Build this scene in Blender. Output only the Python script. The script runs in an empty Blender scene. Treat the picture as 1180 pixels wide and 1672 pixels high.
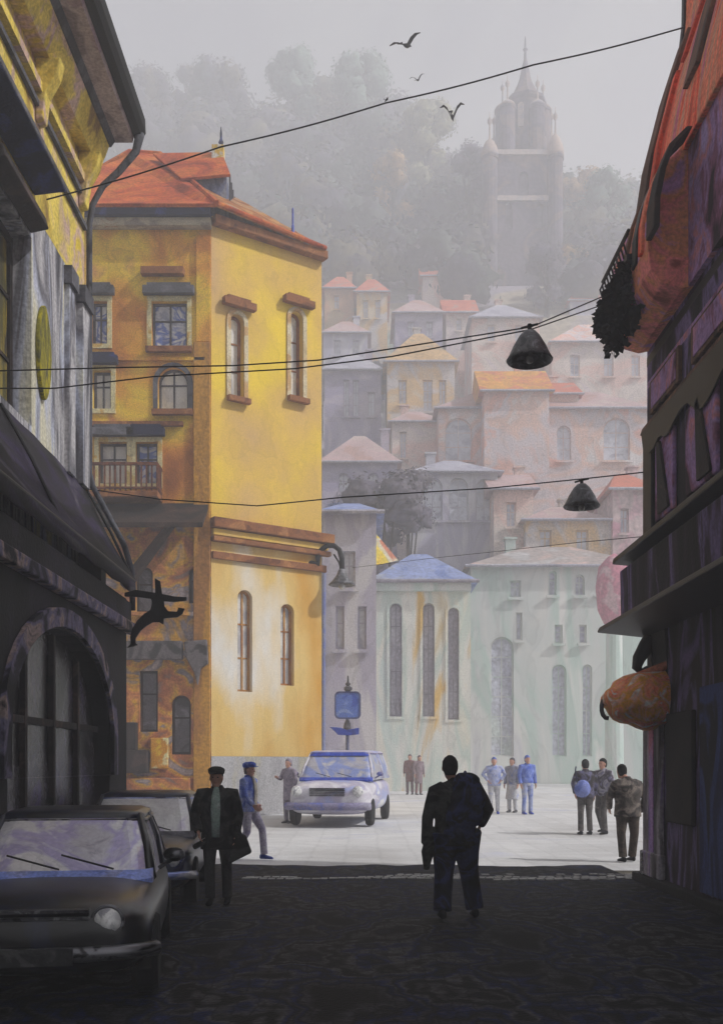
import bpy, bmesh, math, random
from mathutils import Vector, Matrix, noise
from mathutils.geometry import tessellate_polygon
random.seed(7)
PI = math.pi
S = bpy.context.scene
COL = S.collection
F, CX, HY, EYE = 1700.0, 590.0, 1250.0, 1.63

def P(px, py, d):
    return Vector(((px-CX)/F*d, d, EYE+(HY-py)/F*d))

# ------------------------------------------------------------------ colours and materials
def lin(c):
    if isinstance(c, str):
        c = c.lstrip('#'); c = [int(c[i:i+2], 16)/255 for i in (0, 2, 4)]
    return tuple(((v/12.92) if v <= .04045 else ((v+.055)/1.055)**2.4) for v in c)+(1.0,)

_m = {}
def wash(name, cols, s=.6, st=(1, 1, 1), g=25., rough=.85, gran=.35, edge=.5, bump=.25, seed=0., metal=0., spec=.3, soft=.0, dist=1.2, cob=None):
    """weathered, patchily pigmented surface: tints run into each other with dried edges, fine grain on top"""
    if name in _m: return _m[name]
    m = bpy.data.materials.new(name); m.use_nodes = True; _m[name] = m
    nt = m.node_tree; N = nt.nodes; L = nt.links
    bs = N['Principled BSDF']
    tc = N.new('ShaderNodeTexCoord'); mp = N.new('ShaderNodeMapping')
    mp.inputs['Location'].default_value = (seed*3.7, seed*1.9, seed*2.3)
    mp.inputs['Scale'].default_value = st
    L.new(tc.outputs['Object'], mp.inputs['Vector'])
    def nz(scale, detail=3., dist=0., src=None):
        n = N.new('ShaderNodeTexNoise'); n.inputs['Scale'].default_value = scale
        n.inputs['Detail'].default_value = detail; n.inputs['Distortion'].default_value = dist
        L.new((src or mp.outputs['Vector']), n.inputs['Vector']); return n
    n1 = nz(s, 4., dist)
    r = N.new('ShaderNodeValToRGB'); L.new(n1.outputs['Fac'], r.inputs['Fac'])
    els = r.color_ramp.elements
    k = len(cols)
    while len(els) < max(2, (k-1)*2): els.new(.5)
    # plateaus with quick, uneven transitions
    ps = []
    for i in range(k-1):
        c0 = .5+(i-(k-2)/2)*(.34/max(1, k-1))
        w = .03+soft
        ps += [(c0-w, cols[i]), (c0+w, cols[i+1])]
    for e, (p_, c_) in zip(els, sorted(ps, key=lambda q: q[0])):
        e.position = max(0, min(1, p_)); e.color = lin(c_)
    out = r.outputs['Color']
    def mul(col, fac_socket):
        mx = N.new('ShaderNodeMix'); mx.data_type = 'RGBA'; mx.blend_type = 'MULTIPLY'
        mx.inputs['Factor'].default_value = 1.0
        L.new(col, mx.inputs['A']); L.new(fac_socket, mx.inputs['B']); return mx.outputs['Result']
    if edge > 0:
        n2 = nz(s*1.7, 5., dist*.8)
        r2 = N.new('ShaderNodeValToRGB'); L.new(n2.outputs['Fac'], r2.inputs['Fac'])
        e = r2.color_ramp.elements
        pts = [(0, 1), (.44, 1.), (.455, 1-.32*edge), (.475, 1-.14*edge), (.55, 1-.12*edge), (.565, 1-.5*edge), (.59, 1-.28*edge), (.75, 1-.22*edge)]
        while len(e) < len(pts): e.new(.5)
        for el, (a, b) in zip(e, pts):
            el.position = a; el.color = (b, b, b, 1)
        out = mul(out, r2.outputs['Color'])
    if cob:
        vo = N.new('ShaderNodeTexVoronoi'); vo.inputs['Scale'].default_value = cob[0]; vo.feature = 'DISTANCE_TO_EDGE'
        mc = N.new('ShaderNodeMapping'); mc.inputs['Scale'].default_value = cob[2]; L.new(tc.outputs['Object'], mc.inputs['Vector'])
        vo.inputs['Randomness'].default_value = cob[3]; L.new(mc.outputs['Vector'], vo.inputs['Vector'])
        mr = N.new('ShaderNodeMapRange'); L.new(vo.outputs['Distance'], mr.inputs['Value']); mr.inputs['From Max'].default_value = .09
        mr.inputs['To Min'].default_value = 1-cob[1]; mr.inputs['To Max'].default_value = 1.; out = mul(out, mr.outputs['Result'])
        v2 = N.new('ShaderNodeTexVoronoi'); v2.inputs['Scale'].default_value = cob[0]; v2.inputs['Randomness'].default_value = cob[3]; L.new(mc.outputs['Vector'], v2.inputs['Vector'])
        sp = N.new('ShaderNodeSeparateColor'); L.new(v2.outputs['Color'], sp.inputs['Color'])
        mr = N.new('ShaderNodeMapRange'); L.new(sp.outputs['Red'], mr.inputs['Value']); mr.inputs['To Min'].default_value = 1-cob[1]*.6; mr.inputs['To Max'].default_value = 1+cob[1]*.3; out = mul(out, mr.outputs['Result'])
    if gran > 0:
        n3 = nz(g, 3., 0., tc.outputs['Object'])
        mr = N.new('ShaderNodeMapRange'); L.new(n3.outputs['Fac'], mr.inputs['Value'])
        mr.inputs['From Min'].default_value = .3; mr.inputs['From Max'].default_value = .7
        mr.inputs['To Min'].default_value = 1-gran; mr.inputs['To Max'].default_value = 1+gran*.35
        out = mul(out, mr.outputs['Result'])
        if bump > 0:
            b = N.new('ShaderNodeBump'); b.inputs['Strength'].default_value = bump; b.inputs['Distance'].default_value = .6/g
            L.new(n3.outputs['Fac'], b.inputs['Height']); L.new(b.outputs['Normal'], bs.inputs['Normal'])
    L.new(out, bs.inputs['Base Color'])
    bs.inputs['Roughness'].default_value = rough; bs.inputs['Metallic'].default_value = metal
    bs.inputs['Specular IOR Level'].default_value = spec
    return m

# ------------------------------------------------------------------ mesh builder
def root_loc(o):
    while o is not None and o.parent is not None: o = o.parent
    return o.location.copy() if o is not None else Vector((0, 0, 0))

class MB:
    def __init__(s): s.v = []; s.f = []; s.M = Matrix.Identity(4)
    def add(s, vs, fs):
        b = len(s.v); s.v += [s.M @ Vector(v) for v in vs]; s.f += [tuple(i+b for i in f) for f in fs]; return s
    def box(s, a, b):
        x0, y0, z0 = a; x1, y1, z1 = b
        return s.add([(x0,y0,z0),(x1,y0,z0),(x1,y1,z0),(x0,y1,z0),(x0,y0,z1),(x1,y0,z1),(x1,y1,z1),(x0,y1,z1)],
              [(0,3,2,1),(4,5,6,7),(0,1,5,4),(1,2,6,5),(2,3,7,6),(3,0,4,7)])
    def hexa(s, p):   # 8 points: bottom 4, top 4
        return s.add(p, [(0,3,2,1),(4,5,6,7),(0,1,5,4),(1,2,6,5),(2,3,7,6),(3,0,4,7)])
    def plate(s, outline, holes, w0, w1):
        loops = [outline]+list(holes)
        pts = [p for l in loops for p in l]; n = len(pts)
        tri = tessellate_polygon([[Vector((p[0], p[1], 0)) for p in l] for l in loops])
        vs = [(p[0], p[1], w1) for p in pts]+[(p[0], p[1], w0) for p in pts]
        fs = []
        for t in tri:
            a, b, c = t
            ar = (pts[b][0]-pts[a][0])*(pts[c][1]-pts[a][1])-(pts[c][0]-pts[a][0])*(pts[b][1]-pts[a][1])
            if ar < 0: a, b, c = a, c, b
            fs += [(a, b, c), (a+n, c+n, b+n)]
        o = 0
        for k, l in enumerate(loops):
            m = len(l)
            ar = sum(l[i][0]*l[(i+1)%m][1]-l[(i+1)%m][0]*l[i][1] for i in range(m))
            for i in range(m):
                a, b = o+i, o+(i+1)%m
                q = (a, a+n, b+n, b)
                if (ar < 0) != (k > 0): q = q[::-1]
                fs.append(q)
            o += m
        return s.add(vs, fs)
    def loft(s, rings, cap=True, closed=False):
        n = len(rings[0]); vs = [p for r in rings for p in r]; fs = []
        R = len(rings)
        for k in range(R-1):
            for i in range(n):
                j = (i+1) % n
                fs.append((k*n+i, k*n+j, (k+1)*n+j, (k+1)*n+i))
        if cap: fs += [tuple(range(n))[::-1], tuple((R-1)*n+i for i in range(n))]
        return s.add(vs, fs)
    def tube(s, pts, r, n=8):
        pts = [Vector(p) for p in pts]
        if not hasattr(r, '__len__'): r = [r]*len(pts)
        rings = []; up = None
        for i, p in enumerate(pts):
            a = pts[max(0, i-1)]; b = pts[min(len(pts)-1, i+1)]
            t = (b-a).normalized()
            if up is None:
                up = Vector((0, 0, 1)) if abs(t.z) < .9 else Vector((1, 0, 0))
            x = up.cross(t); 
            if x.length < 1e-4: x = Vector((1, .1, 0)).cross(t)
            x.normalize(); y = t.cross(x); up = y
            rings.append([p+x*(math.cos(2*PI*k/n)*r[i])+y*(math.sin(2*PI*k/n)*r[i]) for k in range(n)])
        return s.loft(rings)
    def rings(s, rr, n=20):   # (cx,cy,cz,rx,ry)
        return s.loft([[(cx+rx*math.cos(2*PI*k/n), cy+ry*math.sin(2*PI*k/n), cz) for k in range(n)] for cx, cy, cz, rx, ry in rr])
    def ball(s, c, r, nu=14, nv=10, noise_=0.):
        rx, ry, rz = (r, r, r) if not hasattr(r, '__len__') else r
        rg = []
        for j in range(nv+1):
            t = PI*(j+.001)/(nv+.002)-PI/2
            ring = []
            for i in range(nu):
                a = 2*PI*i/nu
                d = Vector((math.cos(t)*math.cos(a), math.cos(t)*math.sin(a), math.sin(t)))
                k = 1+(noise.noise(d*1.7+Vector(c)*.37)*noise_ if noise_ else 0)
                ring.append((c[0]+d.x*rx*k, c[1]+d.y*ry*k, c[2]+d.z*rz*k))
            rg.append(ring)
        return s.loft(rg)
    def lathe(s, prof, c=(0, 0, 0), n=16, axis='z'):
        rg = []
        for r, h in prof:
            ring = []
            for k in range(n):
                a = 2*PI*k/n; x, y = math.cos(a)*r, math.sin(a)*r
                p = {'z': (x, y, h), 'x': (h, x, y), 'y': (y, h, x)}[axis]
                ring.append((c[0]+p[0], c[1]+p[1], c[2]+p[2]))
            rg.append(ring)
        return s.loft(rg)
    def mesh(s, name):
        me = bpy.data.meshes.new(name); me.from_pydata([tuple(v) for v in s.v], [], s.f); me.update(); return me
    def build(s, name, mat, parent=None, smooth=False, remesh=0., sm=0, bevel=0., subd=0):
        me = s.mesh(name)
        off = root_loc(parent)
        if off.length > 0: me.transform(Matrix.Translation(-off))
        bm = bmesh.new(); bm.from_mesh(me); bmesh.ops.recalc_face_normals(bm, faces=bm.faces); bm.to_mesh(me); bm.free()
        o = bpy.data.objects.new(name, me); COL.objects.link(o)
        if remesh or sm or bevel or subd:
            if remesh:
                md = o.modifiers.new('a', 'REMESH'); md.mode = 'VOXEL'; md.voxel_size = remesh
            if bevel:
                md = o.modifiers.new('c', 'BEVEL'); md.width = bevel; md.segments = 2; md.limit_method = 'ANGLE'
            if subd:
                md = o.modifiers.new('d', 'SUBSURF'); md.levels = subd; md.render_levels = subd
            if sm:
                md = o.modifiers.new('b', 'SMOOTH'); md.iterations = sm; md.factor = .5
            dg = bpy.context.evaluated_depsgraph_get()
            me2 = bpy.data.meshes.new_from_object(o.evaluated_get(dg)); o.modifiers.clear(); o.data = me2; me2.name = name
            bpy.data.meshes.remove(me); me = me2
        if smooth or remesh or subd:
            for p in me.polygons: p.use_smooth = True
        me.materials.clear(); me.materials.append(mat)
        if parent is not None: o.parent = parent
        return o

def tag(o, label=None, cat=None, group=None, kind=None):
    if label: o['label'] = label
    if cat: o['category'] = cat
    if group: o['group'] = group
    if kind: o['kind'] = kind
    return o
def thing(name, label, cat, loc=(0, 0, 0), group=None):
    o = bpy.data.objects.new(name, None); COL.objects.link(o); o.location = loc; o.empty_display_size = .2
    return tag(o, label, cat, group)
def copy_tree(o, parent=None):
    c = o.copy(); COL.objects.link(c); c.parent = parent
    for ch in list(o.children): copy_tree(ch, c)
    return c

# ------------------------------------------------------------------ wall frame
class Wall:
    """a wall plane: u along it, v up, w outward"""
    def __init__(s, a, b):
        s.O = Vector((a[0], a[1], 0)); d = Vector((b[0]-a[0], b[1]-a[1], 0)); s.len = d.length; s.D = d.normalized()
        s.N = s.D.cross(Vector((0, 0, 1))); s.M = Matrix((
            (s.D.x, 0, s.N.x, s.O.x), (s.D.y, 0, s.N.y, s.O.y), (0, 1, 0, 0), (0, 0, 0, 1)))
    def uv(s, px, py):
        c = Vector((0, 0, EYE)); r = P(px, py, 1.0)-c
        t = (s.O-c).dot(s.N)/r.dot(s.N); q = c+r*t
        return ((q-s.O).dot(s.D), q.z)
    def mb(s): m = MB(); m.M = s.M; return m
    def bx(s, m, px0, py0, px1, py1, w0, w1):
        a = s.uv(px0, py0); b = s.uv(px1, py1)
        u0, u1 = sorted((a[0], b[0])); v0, v1 = sorted((a[1], b[1]))
        return m.plate(rect(u0, v0, u1, v1), [], w0, w1)
def rect(u0, v0, u1, v1): return [(u0, v0), (u1, v0), (u1, v1), (u0, v1)]
def arch(u0, v0, u1, v1, n=12, rise=None, point=0.):
    r = (u1-u0)/2; c = (u0+u1)/2; h = rise if rise is not None else min(r, (v1-v0)*.6)
    p = [(u0, v0), (u1, v0)]
    for i in range(n+1):
        a = PI*i/n; x = math.cos(a); y = math.sin(a)
        if point: y = y*(1-point)+(1-abs(x))*point
        p.append((c+x*r, v1-h+y*h))
    return p
def shape(kind, u0, v0, u1, v1): return arch(u0, v0, u1, v1) if kind == 'arch' else (arch(u0, v0, u1, v1, point=.6) if kind == 'point' else rect(u0, v0, u1, v1))
def grow(kind, r, k):
    u0, v0, u1, v1 = r; return shape(kind, u0-k, v0-k, u1+k, v1+k)

def pxrect(W, c):
    a = W.uv(c[0], c[1]); b = W.uv(c[2], c[3]); u0, u1 = sorted((a[0], b[0])); v0, v1 = sorted((a[1], b[1]))
    return (u0, v0, u1, v1)
def window(W, parent, r, kind, frame, pane, surr=None, sill=None, hood=None, depth=.18, fw=.07, bars=1, hood_h=.2, hood_w=.22, cross=1):
    u0, v0, u1, v1 = r
    m = W.mb(); ins = (u0+fw, v0+fw, u1-fw, v1-fw)
    m.plate(shape(kind, *r), [shape(kind, *ins)], -depth, -depth+.06)
    for i in range(bars):
        x = u0+(u1-u0)*(i+1)/(bars+1); m.plate(rect(x-.025, v0+fw*.5, x+.025, v1-fw*.6), [], -depth+.006, -depth+.05)
    for i in range(cross):
        y = v0+(v1-v0)*(.62 if cross == 1 else (i+1)/(cross+1)); m.plate(rect(u0+fw*.5, y-.022, u1-fw*.5, y+.022), [], -depth+.003, -depth+.045)
    wn = m.build('window', frame, parent)
    W.mb().plate(shape(kind, u0+.02, v0+.02, u1-.02, v1-.02), [], -depth-.03, -depth+.02).build('pane', pane, wn)
    if surr:
        W.mb().plate(grow(kind, r, .13), [shape(kind, *r)], .002, .05).build('surround', surr, wn)
    if sill:
        W.mb().plate(rect(u0-.14, v0-.17, u1+.14, v0-.02), [], .055, .22).build('sill', sill, wn)
    if hood:
        m = W.mb(); m.plate(rect(u0-hood_w, v1+.14, u1+hood_w, v1+.14+hood_h), [], .055, .26)
        m.plate(rect(u0-hood_w*.5, v1+.14+hood_h+.002, u1+hood_w*.5, v1+.14+hood_h*1.5), [], .055, .18); m.build('hood', hood, wn)
    return wn

# ================================================================== palette
GREY = wash('slate', ['#3a3a3f', '#55555b', '#6d6c74'], s=1.2, g=20)
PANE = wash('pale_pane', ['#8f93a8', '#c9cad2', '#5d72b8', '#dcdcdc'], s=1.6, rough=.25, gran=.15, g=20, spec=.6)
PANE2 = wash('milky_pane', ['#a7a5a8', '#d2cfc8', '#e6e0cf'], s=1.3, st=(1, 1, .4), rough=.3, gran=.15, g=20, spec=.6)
PANEF = wash('far_pane', ['#a0a2b2', '#c6c9d4', '#b4b6c2'], s=.7, rough=.35, gran=.1, g=8, spec=.5)  # hill window panes lightened in colour to add haze
BROWN = wash('brown_stone', ['#6b3f26', '#8f5a34', '#a97344'], s=1.5, g=20)
DKBROWN = wash('dark_timber', ['#1c1817', '#2e2624', '#4a3b36'], s=1.3, g=24)
BLACK = wash('black_iron', ['#060607', '#101013'], s=3., g=40, rough=.5, gran=.2)
BLUE = wash('cobalt_paint', ['#1c2f8f', '#2f49b0', '#4a66c4'], s=4., g=40, rough=.4, gran=.2)
BLUED = wash('navy_wood', ['#121a3c', '#1b2340', '#2d3970'], s=1.5, g=24)

# ================================================================== camera, light, world
cam = bpy.data.cameras.new('camera'); co = bpy.data.objects.new('camera', cam); COL.objects.link(co)
co.location = (0, 0, EYE); co.rotation_euler = (PI/2, 0, 0)
cam.sensor_fit = 'VERTICAL'; cam.sensor_height = 36; cam.lens = 36*F/1672
cam.shift_y = (HY-836)/1672; cam.clip_end = 1500; cam.clip_start = .1
S.camera = co
SUN = Vector((.95, -.31, 0)).normalized()*math.cos(math.radians(41)); SUN.z = math.sin(math.radians(41))
sl = bpy.data.lights.new('sun', 'SUN'); so = bpy.data.objects.new('sun', sl); COL.objects.link(so)
so.rotation_euler = SUN.to_track_quat('Z', 'Y').to_euler(); so.location = (20, 10, 40)
sl.energy = 5.0; sl.angle = math.radians(1.2); sl.color = (1., .98, .955)
w = bpy.data.worlds.new('World'); S.world = w; w.use_nodes = True
wn = w.node_tree; bg = wn.nodes['Background']
sk = wn.nodes.new('ShaderNodeTexSky'); sk.sky_type = 'NISHITA'; sk.sun_disc = False
sk.sun_elevation = math.radians(41); sk.sun_rotation = math.atan2(SUN.x, SUN.y); sk.dust_density = 4.; sk.air_density = 1.
hs = wn.nodes.new('ShaderNodeHueSaturation'); hs.inputs['Saturation'].default_value = .12
tcw = wn.nodes.new('ShaderNodeTexCoord'); nw = wn.nodes.new('ShaderNodeTexNoise'); nw.inputs['Scale'].default_value = 5; nw.inputs['Detail'].default_value = 5; nw.inputs['Distortion'].default_value = 1.
rw = wn.nodes.new('ShaderNodeValToRGB'); rw.color_ramp.elements[0].position = .35; rw.color_ramp.elements[1].position = .62
rw.color_ramp.elements[0].color = (.78, .78, .90, 1); rw.color_ramp.elements[1].color = (1.2, 1.19, 1.17, 1)
mw = wn.nodes.new('ShaderNodeMix'); mw.data_type = 'RGBA'; mw.blend_type = 'MULTIPLY'; mw.inputs['Factor'].default_value = 1
wn.links.new(tcw.outputs['Generated'], nw.inputs['Vector']); wn.links.new(nw.outputs['Fac'], rw.inputs['Fac'])
wn.links.new(sk.outputs['Color'], hs.inputs['Color']); wn.links.new(hs.outputs['Color'], mw.inputs['A']); wn.links.new(rw.outputs['Color'], mw.inputs['B'])
wn.links.new(mw.outputs['Result'], bg.inputs['Color']); bg.inputs['Strength'].default_value = .07
S.view_settings.view_transform = 'Standard'; S.view_settings.look = 'None'; S.view_settings.exposure = 0.30; S.view_settings.gamma = 1
S.cycles.use_denoising = True; S.cycles.max_bounces = 8; S.cycles.volume_bounces = 5; S.cycles.sample_clamp_indirect = 4
try: S.cycles.denoiser = 'OPENIMAGEDENOISE'
except Exception: pass

# haze
def haze():
    m = bpy.data.materials.new('haze_air'); m.use_nodes = True; nt = m.node_tree; nt.nodes.clear()
    v = nt.nodes.new('ShaderNodeVolumePrincipled'); o = nt.nodes.new('ShaderNodeOutputMaterial')
    v.inputs['Color'].default_value = (.955, .965, 1.0, 1); v.inputs['Density'].default_value = HAZE; v.inputs['Anisotropy'].default_value = .1
    nt.links.new(v.outputs['Volume'], o.inputs['Volume'])
    b = MB().box((-175, -60, -3), (175, 270, 128)).build('haze', m); tag(b, kind='stuff')
HAZE = .0056
haze()

# ================================================================== terrain
KD = [(0, 0), (22, 0), (45, .40), (58, .62), (60, .8), (65, 4.5), (72, 10), (85, 20), (100, 34), (118, 52), (135, 68), (150, 85), (165, 99), (180, 105), (260, 105)]
def hz(x, y):
    z = 0
    for (a, b), (c, d) in zip(KD, KD[1:]):
        if y <= c:
            t = max(0, (y-a)/(c-a)); z = b+(d-b)*t; break
    else: z = KD[-1][1]
    if y > 60:
        px = CX+x/y*F
        k = 1.0
        if px > 620: k = 1-.13*min(1, (px-620)/160)
        if px < 330: k = 1-.10*min(1, (330-px)/300)
        t = min(1, (y-120)/50) if y > 120 else 0
        z *= 1+(k-1)*t
        z += noise.noise(Vector((x*.03, y*.03, 0)))*2.*min(1, (y-60)/30)
    return z
def sheet(name, x0, x1, y0, y1, nx, ny, f, mat, **kw):
    vs = []; fs = []
    for j in range(ny+1):
        for i in range(nx+1):
            x = x0+(x1-x0)*i/nx; y = y0+(y1-y0)*j/ny; vs.append((x, y, f(x, y)))
    for j in range(ny):
        for i in range(nx):
            a = j*(nx+1)+i; fs.append((a, a+1, a+nx+2, a+nx+1))
    o = MB().add(vs, fs).build(name, mat, smooth=True); return tag(o, kind='structure', **kw)
EARTH = wash('earth', ['#6d675c', '#8a8576', '#938d94'], s=.25, g=4)
HILL = wash('hill_scrub', ['#7d7f7a', '#8c8591', '#9a8f7c', '#73807a'], s=.06, g=1.5, edge=.3)
ROAD = wash('shade_black_asphalt', ['#020203', '#070709', '#3a3a3e', '#0c1a48', '#101114', '#4a4a4c', '#050506', '#1c1c30'], s=1.1, st=(1, .7, 1), dist=.25, g=34, rough=.75, gran=.7, edge=.1, bump=.6, spec=.1, soft=.03, cob=(7.5, .75, (1, 1, 0), .35))  # dark asphalt, blackened in colour to stand for the foreground shade
PAVE = wash('pale_paving', ['#bcbbba', '#c8c8c8', '#d0d0d0', '#bcbecc'], s=.3, g=22, rough=.8, gran=.12, edge=.2, bump=.3, soft=.06, cob=(1.6, .10, (1, 1, 0), .08))  # pale colour puts the square's sunlight into the paving
KERB = wash('kerb_granite', ['#57575a', '#8c8c8b', '#3b3b3e'], s=1.8, st=(.7, 1, 1), g=22)
sheet('ground', -150, 150, -45, 58, 60, 50, lambda x, y: hz(x, y)-.012, EARTH)
sheet('hill', -150, 150, 58.0, 258, 110, 110, lambda x, y: hz(x, y)-.012, HILL)
sheet('plaza_paving', -14, 30, 16.2, 57.9, 30, 60, lambda x, y: hz(x, y)-.004, PAVE)
def wob(x): return .45*noise.noise(Vector((x*.6, 3.1, 0)))+.3*noise.noise(Vector((x*2.3, 1.1, 0)))
vs = []; fs = []; n = 70
for i in range(n+1):
    x = -3.4+7.3*i/n
    vs += [(x, -12, .004), (x, 17.0+wob(x), .004)]
for i in range(n): a = 2*i; fs.append((a, a+2, a+3, a+1))
tag(MB().add(vs, fs).build('road', ROAD), kind='structure')
m = MB()
for row in range(5):
  for i in range(52):
    x = -1.75+i*.125+row*.04
    dens = noise.noise(Vector((x*.55, row*.35, 4)))+(.15 if row in (1, 2) else -.12)+(.12 if abs(x) > .6 else -.1)
    if dens+random.uniform(-.15, .15) < 0: continue
    y = 14.75+row*.17+.10*noise.noise(Vector((x*.5, 9, 0)))+random.uniform(-.012, .012)
    m.box((x, y, .0), (x+random.uniform(.09, .12), y+random.uniform(.11, .16), .012+random.uniform(0, .008)))
tag(m.build('stone_channel', wash('granite_setts', ['#6f6f70', '#a3a3a1', '#b9b9b6'], s=2.5, g=25)), kind='structure')
SIDE = wash('dark_flags', ['#101012', '#1d1d20', '#2c2b2f'], s=.8, g=20)
m = MB(); m.box((-6, -10, 0), (-3.36, 16.0, .12)); tag(m.build('left_pavement', SIDE, bevel=.02), kind='structure')
m = MB(); m.box((3.86, -10, 0), (7, 14.9, .12)); tag(m.build('right_pavement', SIDE, bevel=.02), kind='structure')

# ================================================================== near left building
A = Wall((-4.2, 0), (-4.2, 15.8))
YEL = wash('yellow_plaster', ['#8a6d3a', '#cdb147', '#e0c85c', '#c9a99a', '#d8bd3c'], s=.8, g=22, st=(1, 1, .8), edge=.7)
GRYP = wash('streaked_grey_plaster', ['#3e3e44', '#8f8e94', '#bfbdbf', '#6c6b72', '#b8bccc', '#cfcbb4'], s=1.1, st=(1, 1.5, .16), g=22, edge=.7)
PINK = wash('soffit_plaster', ['#8c7c7c', '#b8a5a3', '#a78f94'], s=1.2, g=22)
NEARB = wash('shade_black_render', ['#050506', '#0b0b0d', '#17151a', '#2a2436'], s=.9, g=22, rough=.8, edge=.5, soft=.03)  # dark render, blackened in colour to stand for street shade
tl = thing('corner_house', 'tall yellow and grey house with black eaves, dark shopfront below, at the left edge', 'building', (-4.2, 15.8, 0))
Y0 = 2.0
zb = 8.75
up_holes = []
rA = pxrect(A, (0, 345, 62, 600)); rA = (A.uv(-60, 400)[0], 5.95, A.uv(52, 400)[0], 8.35)
m = A.mb(); m.plate(rect(Y0, 0, 15.8, zb), [rect(*rA)], -.35, 0); m.build('wall', GRYP, tl)
m = A.mb(); m.plate(rect(Y0, zb+.002, 15.8, 10.75), [], -.35, .0); m.plate(rect(Y0, 10.3, 15.8, 10.42), [], .003, .10); m.build('frieze', YEL, tl)
MB().box((-10, Y0, 0), (-4.56, 15.79, 10.7)).build('body', GRYP, tl)
MB().box((-4.55, 15.2, 0), (-4.205, 15.797, 10.6)).build('return_wall', GRYP, tl)
# eaves profile, extruded along the street
def extr(prof, y0, y1):
    m = MB(); n = len(prof); vs = [(x, y0, z) for x, z in prof]+[(x, y1, z) for x, z in prof]
    fs = [tuple(range(n)), tuple(range(2*n-1, n-1, -1))]+[(i, (i+1) % n, n+(i+1) % n, n+i) for i in range(n)]
    return m.add(vs, fs)
extr([(-4.25, 10.76), (-4.02, 10.76), (-3.92, 10.95), (-3.86, 11.12), (-4.25, 11.12)], Y0, 15.95).build('cornice', YEL, tl)
extr([(-4.25, 11.13), (-3.84, 11.13), (-3.78, 11.22), (-4.25, 11.22)], Y0, 16.0).build('cornice_grey_moulding', GREY, tl)  # darker grey moulding under the soffit
extr([(-4.25, 11.23), (-3.52, 11.23), (-3.50, 11.34), (-4.25, 11.34)], Y0, 16.05).build('soffit', PINK, tl)
ROOFB = wash('tarred_eaves', ['#040405', '#0c0c0e', '#28272a'], s=.8, st=(3, .35, 3), g=30, gran=.6, edge=.6)
extr([(-3.50, 11.30), (-3.38, 11.31), (-3.33, 11.40), (-3.34, 11.62), (-3.52, 11.72), (-10, 13.6), (-10, 11.35), (-3.52, 11.35)], Y0, 16.1).build('roof', ROOFB, tl)
m = A.mb()
for q in (10.12, 9.72):
    m.plate(rect(Y0, q, 15.75, q+.07), [], .003, .06)
m.build('string_course', GREY, tl)
m = MB()
for y in (15.45, 13.4, 11.4, 9.4):
    pr = [(-4.195, 9.95), (-4.10, 9.98), (-4.06, 10.3), (-3.92, 10.55), (-3.87, 10.75), (-4.195, 10.75)]
    m = MB(); n = len(pr); m.add([(x, y, z) for x, z in pr]+[(x, y+.22, z) for x, z in pr], [tuple(range(n)), tuple(range(2*n-1, n-1, -1))]+[(i, (i+1) % n, n+(i+1) % n, n+i) for i in range(n)])
    m.build('eaves_bracket', YEL, tl, bevel=.015)
# window with dark hoods
wv = window(A, tl, rA, 'rect', DKBROWN, wash('yellowed_pane', ['#2b2420', '#5e5a38', '#9c8a3a', '#3c3c42'], s=2.2, st=(1, 3, .3), rough=.3, spec=.6), depth=.3, bars=3, cross=2, fw=.1)
def hoodbox(y0, y1, z0, z1, out, mat, name, par):
    m = MB(); m.hexa([(-4.19, y0, z0-.05), (-4.19+out, y0, z0), (-4.19+out, y1, z0), (-4.19, y1, z0-.05), (-4.19, y0, z1), (-4.19+out*.8, y0, z0+.16), (-4.19+out*.8, y1, z0+.16), (-4.19, y1, z1)])
    return m.build(name, mat, par, bevel=.02)
hoodbox(11.0, 13.35, 8.98, 9.42, .42, BLUED, 'window_canopy', tl)
hoodbox(11.6, 13.2, 8.42, 8.66, .24, DKBROWN, 'lintel', tl)
# pilasters and olive oval
for y0, y1, o_ in ((14.75, 15.05, .07), (15.35, 15.75, .10)):
    A.mb().plate(rect(y0, 5.8, y1, zb-.3), [], .003, o_).build('pilaster', GRYP, tl)
    A.mb().plate(rect(y0-.05, zb-.298, y1+.03, zb-.05), [], .003, o_+.05).build('capital', GREY, tl)
uo = A.uv(68, 560)[0]
ov = [(uo+.27*math.copysign(abs(math.cos(a))**1.25, math.cos(a)), 7.05+.62*math.sin(a)) for a in [2*PI*k/28 for k in range(28)]]
A.mb().plate(ov, [], .003, .06).build('oval_panel', wash('olive_paint', ['#4a4a34', '#7c7728', '#a89c22', '#55523a'], s=2.5, st=(1, 4, .4)), tl, bevel=.02)
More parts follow.
